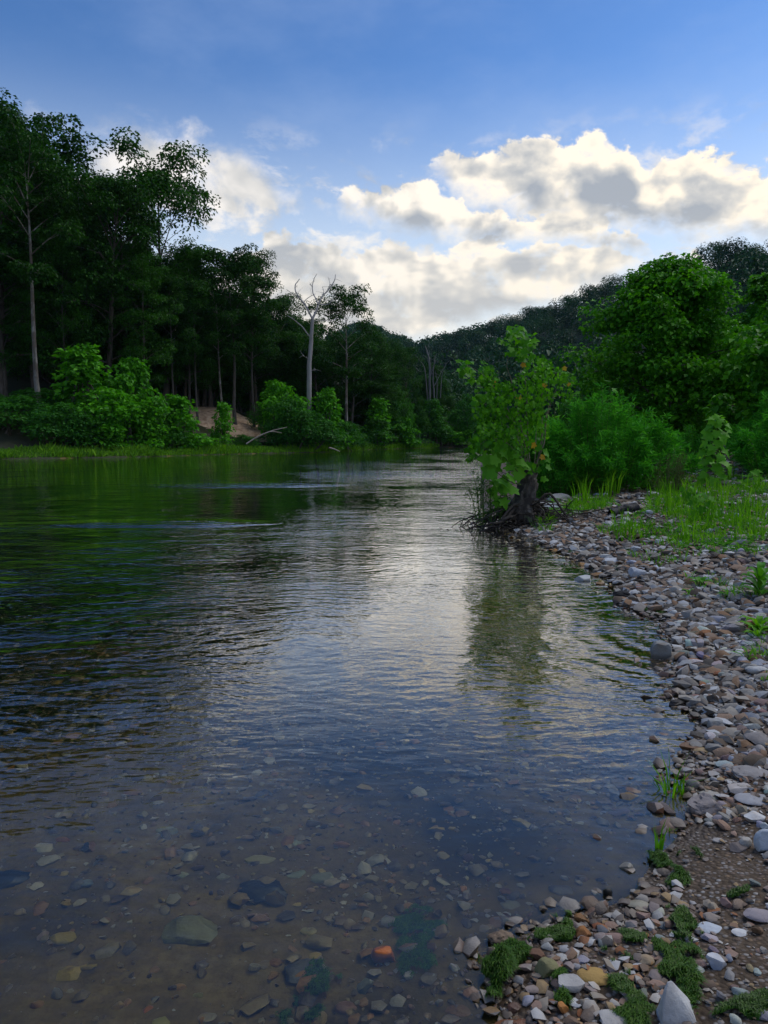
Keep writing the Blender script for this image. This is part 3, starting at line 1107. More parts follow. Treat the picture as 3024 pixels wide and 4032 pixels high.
def polytree(name, lines, label, cat, mat, d, org, parent_name='trunk', jitter=0.8, seed=1, side=6, scale=None):
    """bare tree drawn as branch lines: each (points in photograph pixels, start radius, end radius); depth wanders round d"""
    rng = np.random.default_rng(seed)
    base = spot(*org, d)
    o = bpy.data.objects.new(name, None)
    COL.objects.link(o)
    o.location = base
    tag(o, label, cat)
    depth = {}
    for i, (pts, r0, r1) in enumerate(lines):
        dd = depth.get(pts[0], d)
        drift = 0 if i == 0 else rng.uniform(-1, 1) * jitter
        P = []
        for k, q in enumerate(pts):
            e = dd + drift * k
            depth.setdefault(q, e)
            P.append(np.array(at(*q, depth[q] if k == 0 else e)) - np.array(base))
        if i == 0:
            P[0][2] = -0.4
        n = max(5, len(P) * 4)
        path = smooth_path(P, n)
        path = path + fbm(path, 1.2, 2, seed + i)[:, None] * np.array([0.05, 0.05, 0.02]) * min(1, r0 * 8)
        g = Geo()
        tube(g, path, np.linspace(r0, r1, n) * (1.0 if i == 0 else 0.72), side if r0 > 0.05 else 5)
        if i and name == 'dead_tree':
            for k in range(3):
                q0 = path[int(rng.integers(n // 3, n))]
                dv = rng.normal(size=3) * [0.5, 0.3, 0.35] + [0, 0, 0.35]
                L = rng.uniform(0.4, 1.1)
                tube(g, [q0, q0 + dv * L * 0.5, q0 + dv * L + rng.normal(size=3) * 0.12], [0.022, 0.016, 0.008], 4, cap=False)
        link('trunk' if i == 0 else 'branch', g.mesh(name, [M[mat]], True), o)
    return o


def c3(x, y):
    return (900 + x * .6028, 1000 + y * .6028)


dead = [([c3(523, 985), c3(527, 800), c3(534, 640), c3(541, 540), c3(549, 425)], 0.31, 0.19),
        ([c3(549, 425), c3(575, 372), c3(590, 325), c3(610, 280), c3(650, 235), c3(688, 180), c3(697, 135)], 0.19, 0.05),
        ([c3(549, 425), c3(510, 350), c3(472, 296), c3(442, 250), c3(435, 205), c3(452, 180), c3(465, 163)], 0.15, 0.05),
        ([c3(472, 296), c3(430, 266), c3(378, 232)], 0.09, 0.035),
        ([c3(510, 350), c3(492, 318), c3(522, 285), c3(568, 260)], 0.09, 0.03),
        ([c3(585, 330), c3(568, 285), c3(549, 250), c3(550, 192), c3(563, 155), c3(577, 130)], 0.11, 0.04),
        ([c3(550, 215), c3(528, 195)], 0.06, 0.03),
        ([c3(650, 235), c3(662, 195), c3(655, 165)], 0.06, 0.025),
        ([c3(610, 280), c3(622, 245), c3(612, 215)], 0.07, 0.025),
        ([c3(596, 330), c3(650, 328), c3(680, 295), c3(697, 258)], 0.09, 0.03),
        ([c3(618, 302), c3(660, 303), c3(692, 300)], 0.05, 0.025),
        ([c3(534, 540), c3(520, 525), c3(480, 478), c3(440, 440), c3(385, 402)], 0.13, 0.05),
        ([c3(549, 438), c3(610, 436), c3(690, 434)], 0.05, 0.03),
        ([c3(530, 770), c3(560, 755), c3(605, 765)], 0.035, 0.015),
        ([c3(530, 690), c3(505, 675), c3(485, 660)], 0.035, 0.015)]
polytree('dead_tree', dead, 'bare pale dead tree with forked arms standing against the clouds', 'dead tree', 'dead', 84, (1215, 1600), seed=5, side=8)
snag = [([c3(1318, 1000), c3(1312, 750), c3(1300, 650), c3(1285, 600)], 0.20, 0.05),
        ([c3(1345, 960), c3(1336, 800), c3(1345, 700), c3(1358, 650)], 0.16, 0.04),
        ([c3(1302, 980), c3(1282, 760), c3(1245, 690), c3(1212, 655)], 0.14, 0.04),
        ([c3(1318, 800), c3(1340, 730), c3(1368, 680)], 0.09, 0.03),
        ([c3(1385, 940), c3(1392, 800), c3(1420, 720), c3(1440, 700)], 0.10, 0.03),
        ([c3(1345, 860), c3(1380, 790), c3(1400, 750)], 0.07, 0.03),
        ([c3(1300, 700), c3(1310, 640), c3(1305, 600)], 0.06, 0.02),
        ([c3(1360, 950), c3(1362, 840), c3(1350, 760)], 0.08, 0.03),
        ([c3(1282, 760), c3(1250, 770), c3(1225, 745)], 0.05, 0.02),
        ([c3(1336, 800), c3(1322, 740), c3(1325, 640), c3(1340, 600)], 0.06, 0.02)]
polytree('dead_tree', snag, 'cluster of grey bare snags at the right end of the left wood', 'dead tree', 'dead_grey', 116, (1692, 1600), seed=6)


def c1(x, y):
    return (x * .663, 300 + y * .663)


bare = [([c1(470, 1000), c1(465, 700), c1(470, 480), c1(430, 442)], 0.12, 0.04),
        ([c1(470, 480), c1(500, 410), c1(492, 375)], 0.05, 0.02), ([c1(430, 442), c1(415, 400)], 0.03, 0.015),
        ([c1(470, 480), c1(530, 455), c1(560, 430), c1(572, 415)], 0.06, 0.02), ([c1(530, 455), c1(518, 420), c1(522, 385)], 0.03, 0.015),
        ([c1(470, 540), c1(540, 495), c1(590, 490), c1(612, 485)], 0.05, 0.02), ([c1(540, 495), c1(565, 520), c1(580, 530)], 0.03, 0.015),
        ([c1(560, 430), c1(575, 450), c1(605, 462)], 0.03, 0.015)]
polytree('dead_tree', bare, 'bare dead top with thin twigs sticking out above the dark wood at upper left', 'dead tree', 'dead_grey', 80, (312, 1000), seed=8)

# slim pale trunks in the shade, drawn as the trunks of the trees they carry
for lines, lab, X in (
        ([([(912, 1590), (898, 1400), (892, 1300), (880, 1240)], 0.15, 0.09), ([(898, 1400), (905, 1330), (912, 1290)], 0.06, 0.03)], 'leftmost of three slim pale trunks above the sandy scarp', 912),
        ([([(922, 1590), (918, 1400), (910, 1290)], 0.14, 0.08)], 'middle of three slim pale trunks above the sandy scarp', 922),
        ([([(932, 1590), (934, 1420), (936, 1300), (960, 1250)], 0.17, 0.08)], 'rightmost and thickest of three slim pale trunks above the sandy scarp', 932),
        ([([(991, 1590), (990, 1450), (996, 1350), (1002, 1300)], 0.13, 0.09)], 'lone slim pale curved trunk between the trunk group and the bare dead tree', 991),
        ([([(698, 1570), (698, 1470), (696, 1400)], 0.17, 0.13)], 'leftmost slim pale trunk in the dark under the lighter tree', 698),
        ([([(738, 1560), (738, 1420), (735, 1340)], 0.13, 0.09)], 'slim grey trunk second from the left in the dark of the wood', 738),
        ([([(783, 1570), (785, 1440), (788, 1350)], 0.11, 0.08)], 'slim grey trunk third from the left in the dark of the wood', 783)):
    lines = [(q, r0 * 0.8, r1 * 0.8) for q, r0, r1 in lines]
    dd = min(hit(*lines[0][0][0]).y, 100)
    polytree('pale_tree', lines, lab, 'tree', 'bark_pale', dd, (X, 1600), seed=X, jitter=0.3)

# ---------------------------------------------------- bushes along the left bank
BUSH = {
    'syc': bush(41, 4.0, 4.0, 0.30, 40, 52, 'leaf_shrub', name='bright_bush'),
    'syc_cone': bush(42, 5.0, 3.4, 0.30, 40, 48, 'leaf_shrub', 0.35, name='pointed_bush'),
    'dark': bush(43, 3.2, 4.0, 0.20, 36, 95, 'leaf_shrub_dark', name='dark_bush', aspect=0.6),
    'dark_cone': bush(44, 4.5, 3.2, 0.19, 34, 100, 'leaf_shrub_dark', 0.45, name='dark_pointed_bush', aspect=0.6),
}
BH = {'syc': 4.0, 'syc_cone': 5.0, 'dark': 3.2, 'dark_cone': 4.5}
BW = {'syc': 4.0, 'syc_cone': 3.4, 'dark': 4.0, 'dark_cone': 3.2}
GB = 'bushes along the left bank'
SHRUBS = [  # kind, X, top Y, base distance, width in photograph pixels, label
    ('syc_cone', 335, 1350, 67, 330, 'tallest bright green bush on the left bank, pointed, beside the pale thick trunk'),
    ('syc', 510, 1410, 71, 260, 'round mid green bush right of the tallest bright bush'),
    ('syc', 470, 1530, 64, 280, 'bright spreading bush in front of the round mid green one'),
    ('syc', 590, 1560, 62, 200, 'bright bush just left of the sandy scarp at its foot'),
    ('syc_cone', 700, 1545, 62, 210, 'bright pointed bush nearest left of the sandy scarp'),
    ('syc_cone', 880, 1575, 64, 110, 'bright pointed young bush in front of the sandy scarp'),
    ('syc', 770, 1705, 61, 190, 'low bright bush under the sandy scarp'),
    ('dark', 960, 1712, 63, 150, 'low dark bush at the right foot of the sandy scarp'),
    ('dark', 80, 1560, 63, 330, 'dark low bush at the left edge above the bright grass'),
    ('dark', 240, 1590, 61, 300, 'dark bush below the tallest bright bush'),
    ('dark', -60, 1540, 65, 260, 'dark bush cut by the left picture edge'),
    ('dark', 160, 1530, 69, 260, 'dark bush at the foot of the pale thick trunk'),
    ('syc', 430, 1650, 60, 140, 'small bright bush over the grass, left of the dark hollow'),
    ('dark', 340, 1640, 60, 220, 'dark bush over the grass below the tallest bright bush'),
    ('dark', 640, 1660, 61, 200, 'shaded bush over the dark hollow left of the scarp'),
    ('dark', 1050, 1590, 86, 160, 'dark bush on the brow right of the sandy scarp'),
    ('dark', 1150, 1570, 76, 210, 'large dark bush right of the sandy scarp, left of the dead tree foot'),
    ('syc', 1120, 1500, 82, 220, 'mid green bush left of the foot of the bare dead tree'),
    ('dark', 1210, 1620, 66, 280, 'wide dark bush by the water below the bare dead tree'),
    ('dark', 1090, 1660, 63, 200, 'low dark bush by the water right of the leaning pale branch'),
    ('dark', 1330, 1650, 71, 240, 'wide dark bush by the water below the airy slim tree'),
    ('syc_cone', 1290, 1520, 84, 150, 'mid green bush behind, under the airy slim tree'),
    ('dark', 1395, 1700, 72, 150, 'low dark bush at the point where the bank steps back'),
    ('syc_cone', 1490, 1555, 90, 140, 'bright pointed bush right of the airy slim tree'),
    ('dark', 1480, 1660, 86, 200, 'dark bush below the bright pointed one'),
    ('syc', 1570, 1640, 94, 140, 'mid green bush between the bright pointed bush and the dark cones'),
    ('dark_cone', 1640, 1630, 96, 140, 'dark cone shaped bush below the grey snags'),
    ('dark_cone', 1715, 1570, 100, 170, 'large dark cone shaped bush below and right of the grey snags'),
    ('dark_cone', 1795, 1610, 102, 120, 'dark cone shaped bush nearest the sycamore sapling'),
    ('dark', 1845, 1560, 116, 140, 'dark bush behind the cones, half hidden by the sycamore sapling'),
    ('syc', 1770, 1680, 98, 130, 'low mid green bush in front of the dark cones'),
    ('syc', 1850, 1670, 106, 120, 'low mid green bush at the bend, beside the sapling'),
    ('dark', 1590, 1710, 92, 130, 'low dark bush by the water at the bend'),
    ('dark', 1560, 1530, 106, 150, 'dark bush in the shade behind the bright pointed one'),
]
wl_x, wl_d = proj(np.column_stack([LW[3:12], np.zeros(9)]))[0], LW[3:12, 1]
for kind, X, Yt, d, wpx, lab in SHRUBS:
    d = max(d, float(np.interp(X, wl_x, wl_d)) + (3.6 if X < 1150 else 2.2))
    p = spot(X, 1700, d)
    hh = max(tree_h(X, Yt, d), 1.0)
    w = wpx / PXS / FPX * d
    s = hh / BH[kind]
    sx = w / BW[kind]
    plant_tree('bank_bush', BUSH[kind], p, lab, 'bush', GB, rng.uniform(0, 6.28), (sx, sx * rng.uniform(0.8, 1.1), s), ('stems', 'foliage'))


# ---------------------------------------------------- wooded hillside across the river
def crown_geo(seed, r, h, leaf, n):
    rng = np.random.default_rng(seed)
    g = Geo()
    for i in range(10):
        a = rng.uniform(0, 6.28)
        q = r * 0.60 * math.sqrt(rng.random())
        puff(g, np.array([math.cos(a) * q, math.sin(a) * q, h * rng.uniform(0.35, 0.88)]), r * rng.uniform(0.36, 0.60), n // 8, leaf, rng, 0.85, shell=0.75, nr=0.16, droop=0.2)
    return g


HILLK = [crown_geo(60 + i, 4.2, 11.0, 0.52, 680).mesh('hill_tree', [M['leaf_hill']]) for i in range(5)]
hg = [crown_geo(70 + i, 4.2, 11.0, 1.35, 120) for i in range(3)]
hg = [(np.concatenate(g.v), np.concatenate(g.f) if len({f.shape[1] for f in g.f}) == 1 else None) for g in hg]
for q in range(len(hg)):
    V = hg[q][0]
    hg[q] = (V, np.concatenate([np.arange(0, len(V), 4)[:, None] + [[0, 1, 2]], np.arange(0, len(V), 4)[:, None] + [[0, 2, 3]]]))
cand = []
for i in range(7500):
    az = rng.uniform(R(-4), R(33))
    d = rng.uniform(110, 680)
    cand.append((math.tan(az) * d, d))
cand = np.array(cand)
ch, cs, chh, cdist = terrain(cand)
keep = (chh > 2.0) | ((cs == 2) & (cdist > 14) & (cand[:, 0] > 6) & (cand[:, 1] > 130)) | ((cs == 1) & (cdist > 55) & (cand[:, 1] > 95))
cand, ch = cand[keep], ch[keep]
# thin to a natural spacing
order = rng.permutation(len(cand))
grid, sel = {}, []
for i in order:
    k = (int(cand[i, 0] // 7), int(cand[i, 1] // 7))
    ok = True
    for dx in (-1, 0, 1):
        for dy in (-1, 0, 1):
            for j in grid.get((k[0] + dx, k[1] + dy), ()):
                if (cand[i, 0] - cand[j, 0]) ** 2 + (cand[i, 1] - cand[j, 1]) ** 2 < 44:
                    ok = False
    if ok:
        grid.setdefault(k, []).append(i)
        sel.append(i)
P = np.column_stack([cand[sel], ch[sel]])
X, Y, dpt = proj(P + [0, 0, 9])
# leave out those a nearer crown row hides: a ray to the tree top must clear the ground and the trees in front
vis = []
for i in range(len(P)):
    t = np.linspace(0.3, 0.97, 26)
    Q = P[i, :2] * t[:, None]
    zz = CAM_H + (P[i, 2] + 11 - CAM_H) * t
    hq, sq, hh_, dq = terrain(Q, False)
    vis.append(not np.any(zz < hq + np.where(hh_ > 4, 5.0, 0.0)))
vis = np.array(vis)
frame = (X > 1380) & (X < 3150) & vis
free = frame & (X > 1560) & (Y < np.interp(X, [1500, 1800, 1850, 2000, 2250, 2300, 2400, 2560, 2620, 2720, 2800, 2850, 3024],
                                           [1620, 1600, 1420, 1320, 1440, 1380, 1230, 1060, 1010, 1080, 1150, 1060, 1000]))
near_first = [i for i in np.argsort(dpt) if free[i]][:290]
single = set(near_first)
for i in near_first:
    o = link('hill_tree', HILLK[int(rng.integers(0, 5))], None, P[i] - [0, 0, 2.2], (0, 0, rng.uniform(0, 6.28)), rng.uniform(0.85, 1.6))
    sky_y = np.interp(X[i], [1570, 1800, 2000, 2200, 2400, 2700, 3024], [1352, 1318, 1262, 1215, 1150, 1035, 985])
    lvl = 'on the ridge line' if Y[i] < sky_y + 45 else 'high on the hillside' if Y[i] < sky_y + 130 else 'half way up the hillside' if Y[i] < sky_y + 230 else 'low on the hillside'
    wh = ('above the grey snags' if X[i] < 1760 else 'left above the sapling' if X[i] < 1950 else 'straight above the sapling' if X[i] < 2120 else 'right above the sapling' if X[i] < 2290
          else 'left of the broad tree' if X[i] < 2480 else 'over the left shoulder of the broad tree' if X[i] < 2700 else 'over the right shoulder of the broad tree')
    tag(o, f'dark rounded tree {lvl} {wh}', 'tree', 'trees on the far hillside')
g = Geo()
for i in range(len(P)):
    if i in single or not (frame[i] or (vis[i] and X[i] > 1200)):
        continue
    V, F = hg[i % 3]
    a = rng.uniform(0, 6.28)
    s = rng.uniform(0.9, 1.6)
    Rm = np.array([[math.cos(a), -math.sin(a), 0], [math.sin(a), math.cos(a), 0], [0, 0, 1]]) * s
    g.add(V @ Rm.T + P[i] - [0, 0, 2.2], F)
tag(link('hillside_wood', g.mesh('hillside_wood', [M['leaf_hill']])), 'dark wood covering the rest of the far hillside', 'wood', kind='stuff')

# ---------------------------------------------------- grass strip on the left bank
g = Geo()
rg = np.random.default_rng(20)
n = 26000
t = rg.random(n)
LWv = LW[3:11]
seg = np.linalg.norm(np.diff(LWv, axis=0), axis=1)
cum = np.concatenate([[0], np.cumsum(seg)]) / seg.sum()
bx, by = np.interp(t, cum, LWv[:, 0]), np.interp(t, cum, LWv[:, 1])
off = rg.random(n) ** 1.3 * np.interp(t, [0, 0.5, 0.75, 1], [4.2, 3.6, 2.2, 1.5])
bx, by = bx + rg.normal(size=n) * 0.2, by + off
P = np.stack([bx, by], 1)
hh, sd_, _, _ = terrain(P)
k = ((sd_ == 2) | (hh > -0.12)) & (vnoise(P, 0.45, 77) + 0.5 * vnoise(P, 1.6, 78) > -0.45 - 0.5 * (off < 1.2))
P, hh = P[k], hh[k]
n = len(P)
B = np.column_stack([P, np.maximum(hh, -0.02)])
hgt = rg.uniform(0.25, 0.6, n) * (1 + 0.5 * vnoise(P, 0.5, 3))
T = unit(np.column_stack([rg.normal(size=n) * 0.35, rg.normal(size=n) * 0.35, np.ones(n)]))
N = unit(np.column_stack([rg.normal(size=n), -np.abs(rg.normal(size=n)) - 0.3, rg.normal(size=n) * 0.4 + 0.5]))
leaves(g, B, N, T, hgt[:, None], rg, 0.22, 0.05)
tag(link('bank_grass', g.mesh('bank_grass', [M['grass_far']])), 'bright green low grass strip along the left waterline', 'grass', kind='stuff')

# leaning pale branch and driftwood log on the left waterline
for lines, lab, X, d in (([([(970, 1748), (1010, 1722), (1060, 1700), (1095, 1690), (1130, 1682)], 0.07, 0.03), ([(1060, 1700), (1085, 1700), (1110, 1705)], 0.03, 0.02)],
                          'pale bare branch leaning over the grass right of the sandy scarp', 970, 58.5),
                         ([([(1295, 1763), (1315, 1768), (1338, 1778)], 0.08, 0.04)], 'short pale driftwood limb at the waterline below the wide dark bush', 1310, 66)):
    base = at(*lines[0][0][0], d)
    o = bpy.data.objects.new('driftwood_branch', None)
    COL.objects.link(o)
    o.location = base
    tag(o, lab, 'driftwood')
    for i, (pts, r0, r1) in enumerate(lines):
        g = Geo()
        PP = [np.array(at(*q, d + 0.4 * k)) - np.array(base) for k, q in enumerate(pts)]
        path = smooth_path(PP, 9)
        tube(g, path, np.linspace(r0, r1, 9), 6)
        link('limb' if i == 0 else 'twig', g.mesh('driftwood', [M['driftwood']], True), o)


# ------------------------------------------------------------------ plants of the right bank
LOBED = np.array([(0, 0), (0.30, -0.10), (0.50, 0.10), (0.38, 0.27), (0.66, 0.50), (0.52, 0.58), (0.30, 0.62), (0.22, 0.80), (0, 1.05),
                  (-0.22, 0.80), (-0.30, 0.62), (-0.52, 0.58), (-0.66, 0.50), (-0.38, 0.27), (-0.50, 0.10), (-0.30, -0.10)])


def lobed_leaf(curl, fold, twist=0.0):
    """one sycamore leaf, unit length along +Y, upper side +Z: a fan of triangles with bent lobes"""
    o = np.column_stack([LOBED, np.zeros(len(LOBED))])
    c = np.array([[0, 0.36, 0]])
    V = np.concatenate([c, o])
    V[:, 2] = -curl * (V[:, 1] - 0.1) ** 2 + fold * np.abs(V[:, 0]) - 0.25 * fold * (V[:, 0] / 0.6) ** 2 + twist * V[:, 0] * V[:, 1]
    n = len(LOBED)
    return V, np.array([[0, 1 + i, 1 + (i + 1) % n] for i in range(n)])


LEAFK = [lobed_leaf(*a) for a in ((0.15, 0.15, 0.1), (0.45, 0.35, -0.2), (0.30, -0.15, 0.25), (0.75, 0.55, 0.1), (0.05, 0.05, -0.1))]


def leaf_matrix(p, n, t, s):
    n = Vector(n).normalized()
    t = Vector(t)
    t = (t - n * t.dot(n))
    if t.length < 1e-4:
        t = n.orthogonal()
    t.normalize()
    b = t.cross(n)
    m = Matrix((b, t, n)).transposed().to_4x4() @ Matrix.Scale(s, 4)
    m.translation = p
    return m


def leaf_meshes(mat):
    out = []
    for V, F in LEAFK:
        g = Geo()
        g.add(V, F)
        out.append(g.mesh('leaf', [M[mat]], True))
    return out


LEAF_OBJ = {k: leaf_meshes(k) for k in ('leaf_sapling', 'leaf_fresh', 'leaf_yellow')}
lr = np.random.default_rng(77)


def leaf_part(parent, mat, p, n, t, s):
    o = bpy.data.objects.new('leaf', LEAF_OBJ[mat][int(lr.integers(0, 5))])
    COL.objects.link(o)
    o.parent = parent
    o.matrix_local = leaf_matrix(Vector(p), n, t, s)
    return o


def leaf_into(g, p, n, t, s):
    V, F = LEAFK[int(lr.integers(0, 5))]
    m = np.array(leaf_matrix(Vector(p), n, t, s))
    g.add(V @ m[:3, :3].T + m[:3, 3], F)


def c4(x, y):
    return (1700 + x * .798, 1200 + y * .798)


def cs(x, y):      # pixels of the close look at the sapling
    return (1750 + x * .4068, 1250 + y * .4068)


# ---------------------------------------------------- sycamore sapling sprouting from an old stump at the water's edge
SD = 14.0
base = hit(2085, 2060)
SD = base.y
sap = bpy.data.objects.new('sycamore_sapling', None)
COL.objects.link(sap)
sap.location = base
tag(sap, 'many stemmed sycamore sapling with hanging leaves growing from the stump at the water edge', 'young tree')
B0 = np.array(base)


def sp(x, y, dz=0.0):
    return np.array(at(*cs(x, y), SD + dz)) - B0


stems = [([(850, 1500), (930, 1250), (950, 1000), (960, 840), (930, 740), (915, 690)], 0.028, 0.008, 0.1),
         ([(870, 1500), (975, 1150), (990, 940), (1010, 860), (1060, 770), (1170, 655)], 0.026, 0.007, 0.0),
         ([(820, 1480), (760, 1150), (690, 820), (640, 600), (600, 470), (620, 380)], 0.024, 0.007, -0.1),
         ([(840, 1480), (800, 1000), (790, 700), (760, 430), (700, 130)], 0.026, 0.006, 0.25),
         ([(800, 1500), (700, 1060), (560, 800), (380, 560), (190, 450)], 0.022, 0.006, -0.2),
         ([(800, 1500), (620, 1220), (420, 1180), (300, 1280), (240, 1370)], 0.020, 0.006, -0.3),
         ([(830, 1500), (640, 1000), (430, 860), (280, 800)], 0.018, 0.006, 0.3),
         ([(860, 1480), (900, 1000), (960, 640), (950, 430)], 0.02, 0.006, 0.4),
         ([(870, 1480), (1010, 900), (1120, 620), (1230, 580)], 0.018, 0.006, 0.35),
         ([(640, 640), (560, 575), (530, 575)], 0.009, 0.004, -0.1), ([(655, 600), (680, 575), (720, 570)], 0.009, 0.004, -0.1),
         ([(965, 830), (990, 780), (1015, 760)], 0.008, 0.004, 0.1), ([(800, 1010), (790, 940), (800, 880)], 0.012, 0.006, -0.25),
         ([(780, 1450), (720, 1200), (660, 960)], 0.014, 0.006, -0.35), ([(780, 1500), (720, 1310), (690, 1210)], 0.008, 0.004, -0.45),
         ([(720, 1310), (770, 1275), (815, 1255)], 0.006, 0.004, -0.45)]
for i, (pts, r0, r1, dz) in enumerate(stems):
    P = [sp(x, y, dz * k / max(1, len(pts) - 1)) for k, (x, y) in enumerate(pts)]
    path = smooth_path(P, 14)
    path = path + 0.02 * np.column_stack([fbm(path, 3, 2, i), fbm(path, 3, 2, i + 50), np.zeros(14)])
    g = Geo()
    tube(g, path, np.linspace(r0 * 0.45, r1 * 0.6, 14), 6)
    link('stem' if i < 9 else 'branch', g.mesh('stem', [M['twig']], True), sap)
# clumps of leaves: centre, radius (close-look pixels), leaves, size in metres, how far they hang
CL = [(690, 160, 95, 34, 0.135, 0.3), (600, 230, 60, 12, 0.15, 0.3), (810, 220, 75, 20, 0.15, 0.3), (790, 340, 90, 24, 0.14, 0.5), (690, 320, 80, 20, 0.13, 0.5),
      (190, 470, 60, 12, 0.16, 0.3), (230, 540, 80, 20, 0.14, 0.4), (390, 470, 60, 14, 0.14, 0.4), (420, 570, 100, 40, 0.115, 1.3), (350, 640, 80, 26, 0.11, 1.2),
      (480, 650, 90, 30, 0.11, 1.4), (600, 700, 100, 36, 0.11, 1.6), (760, 620, 100, 36, 0.115, 1.4), (860, 500, 90, 30, 0.12, 1.2), (960, 440, 80, 28, 0.12, 1.1),
      (960, 560, 100, 40, 0.115, 1.5), (1080, 560, 90, 34, 0.115, 1.4), (1190, 590, 80, 28, 0.12, 1.2), (1090, 680, 90, 30, 0.11, 1.6), (1190, 740, 60, 16, 0.11, 1.6),
      (300, 790, 60, 12, 0.15, 0.5), (380, 830, 100, 40, 0.115, 1.3), (500, 800, 110, 44, 0.11, 1.6), (650, 830, 120, 48, 0.11, 1.7), (780, 780, 110, 44, 0.11, 1.6),
      (880, 880, 90, 28, 0.11, 1.6), (350, 950, 90, 36, 0.115, 1.2), (470, 960, 110, 44, 0.11, 1.5), (600, 980, 110, 44, 0.11, 1.6), (730, 970, 110, 44, 0.11, 1.6),
      (860, 1020, 80, 24, 0.11, 1.6), (400, 1080, 90, 34, 0.115, 1.2), (530, 1110, 110, 40, 0.11, 1.5), (680, 1120, 110, 36, 0.11, 1.5), (300, 1200, 70, 26, 0.13, 0.9),
      (400, 1220, 90, 34, 0.12, 1.0), (270, 1290, 50, 18, 0.12, 1.0), (235, 1360, 34, 12, 0.10, 1.3), (560, 1230, 90, 24, 0.11, 1.4), (830, 1130, 90, 24, 0.10, 1.5),
      (930, 1000, 90, 26, 0.11, 1.5), (900, 860, 90, 30, 0.11, 1.5), (980, 760, 80, 26, 0.11, 1.5), (760, 1190, 90, 26, 0.11, 1.5), (640, 1200, 100, 30, 0.11, 1.4), (480, 1150, 100, 34, 0.11, 1.4), (960, 1120, 60, 16, 0.10, 1.5),
      (730, 1290, 90, 20, 0.11, 1.4), (860, 1240, 60, 12, 0.11, 1.4),
      (930, 700, 80, 22, 0.11, 1.5), (520, 720, 80, 26, 0.11, 1.5), (860, 660, 80, 24, 0.11, 1.5)]
PXM = SD / FPX / PXS * .4068       # metres per close-look pixel
allv = []
for x, y, r, n, s, hang in CL:
    s = s * (0.58 if hang > 1 else 0.82)
    for k in range(int(n * (1.95 if hang > 1 else 1.4))):
        a, q = lr.uniform(0, 6.28), math.sqrt(lr.random())
        dz = lr.normal() * 0.42
        p = sp(x + math.cos(a) * q * r, y + math.sin(a) * q * r, dz)
        nrm = (lr.normal() * 0.7, -0.55 + lr.normal() * 0.6, max(0.08, 1.0 - hang * 0.45) + lr.normal() * 0.35)
        t = (lr.normal() * 0.6, lr.normal() * 0.5, -hang * 0.75 + 0.1)
        allv.append((dz, p, nrm, t, s * lr.uniform(0.6, 1.12)))
allv.sort(key=lambda v: v[0] - v[4] * 4)
g = Geo()
for i, (dz, p, nrm, t, s) in enumerate(allv):
    if i < 215:
        leaf_part(sap, 'leaf_sapling', p, nrm, t, s)
    else:
        leaf_into(g, p, nrm, t, s)
tag(link('leaf', g.mesh('hanging_leaves', [M['leaf_sapling']], True), sap), kind='stuff')
# big fresh leaves of the stump shoots, and a few yellowed ones
FR = [(575, 1235, 0.26), (660, 1290, 0.22), (510, 1330, 0.24), (450, 1390, 0.24), (560, 1380, 0.22), (470, 1460, 0.26), (640, 1400, 0.20), (700, 1420, 0.22), (720, 1480, 0.24),
      (600, 1500, 0.22), (540, 1460, 0.22), (440, 1540, 0.24), (520, 1560, 0.24), (620, 1590, 0.20), (680, 1540, 0.18), (560, 1640, 0.24), (480, 1640, 0.22), (500, 1720, 0.22),
      (580, 1700, 0.20), (640, 1660, 0.16), (770, 1470, 0.16), (450, 1360, 0.20), (620, 1330, 0.2), (540, 1280, 0.16), (700, 1350, 0.14), (480, 1780, 0.18), (560, 1760, 0.18),
      (420, 1470, 0.18), (660, 1470, 0.18), (740, 1420, 0.16), (600, 1440, 0.2), (500, 1500, 0.2), (530, 1690, 0.2), (460, 1580, 0.2), (600, 1560, 0.17)]
for x, y, s in FR:
    p = sp(x + lr.normal() * 12, y + lr.normal() * 12, -0.45 + lr.normal() * 0.14)
    leaf_part(sap, 'leaf_fresh', p, (lr.normal() * 0.45 - 0.15, -0.75 + lr.normal() * 0.25, 0.65 + lr.normal() * 0.2), (lr.normal() * 0.7, -0.3, 0.15 + lr.normal() * 0.5), s)
for x, y, s in ((885, 1230, 0.10), (930, 1345, 0.09), (745, 450, 0.09), (1150, 480, 0.08), (1195, 640, 0.07), (740, 770, 0.08), (480, 610, 0.07), (965, 640, 0.08)):
    leaf_part(sap, 'leaf_yellow', sp(x, y, -0.5), (lr.normal() * 0.3, -1, 0.4), (lr.normal(), 0, -0.5), s)
for x, y, s in ((940, 1255, 0.14), (960, 1310, 0.15), (985, 1360, 0.11), (840, 1430, 0.13), (925, 1460, 0.13), (985, 1440, 0.12), (880, 1420, 0.11), (935, 1560, 0.13), (960, 1400, 0.10), (850, 1500, 0.1)):
    leaf_part(sap, 'leaf_sapling', sp(x, y, -0.35), (lr.normal() * 0.4, -0.8, 0.6), (lr.normal() * 0.6, -0.2, -0.2 + lr.normal() * 0.4), s)
for pts in ([(760, 1560), (700, 1480), (600, 1380), (575, 1250)], [(740, 1620), (620, 1580), (480, 1480)], [(720, 1700), (600, 1680), (500, 1640)],
            [(880, 1500), (920, 1400), (935, 1280)]):
    g = Geo()
    tube(g, smooth_path([sp(x, y, -0.35) for x, y in pts], 9), np.linspace(0.014, 0.005, 9), 5)
    link('shoot', g.mesh('shoot', [M['stem_green']], True), sap)

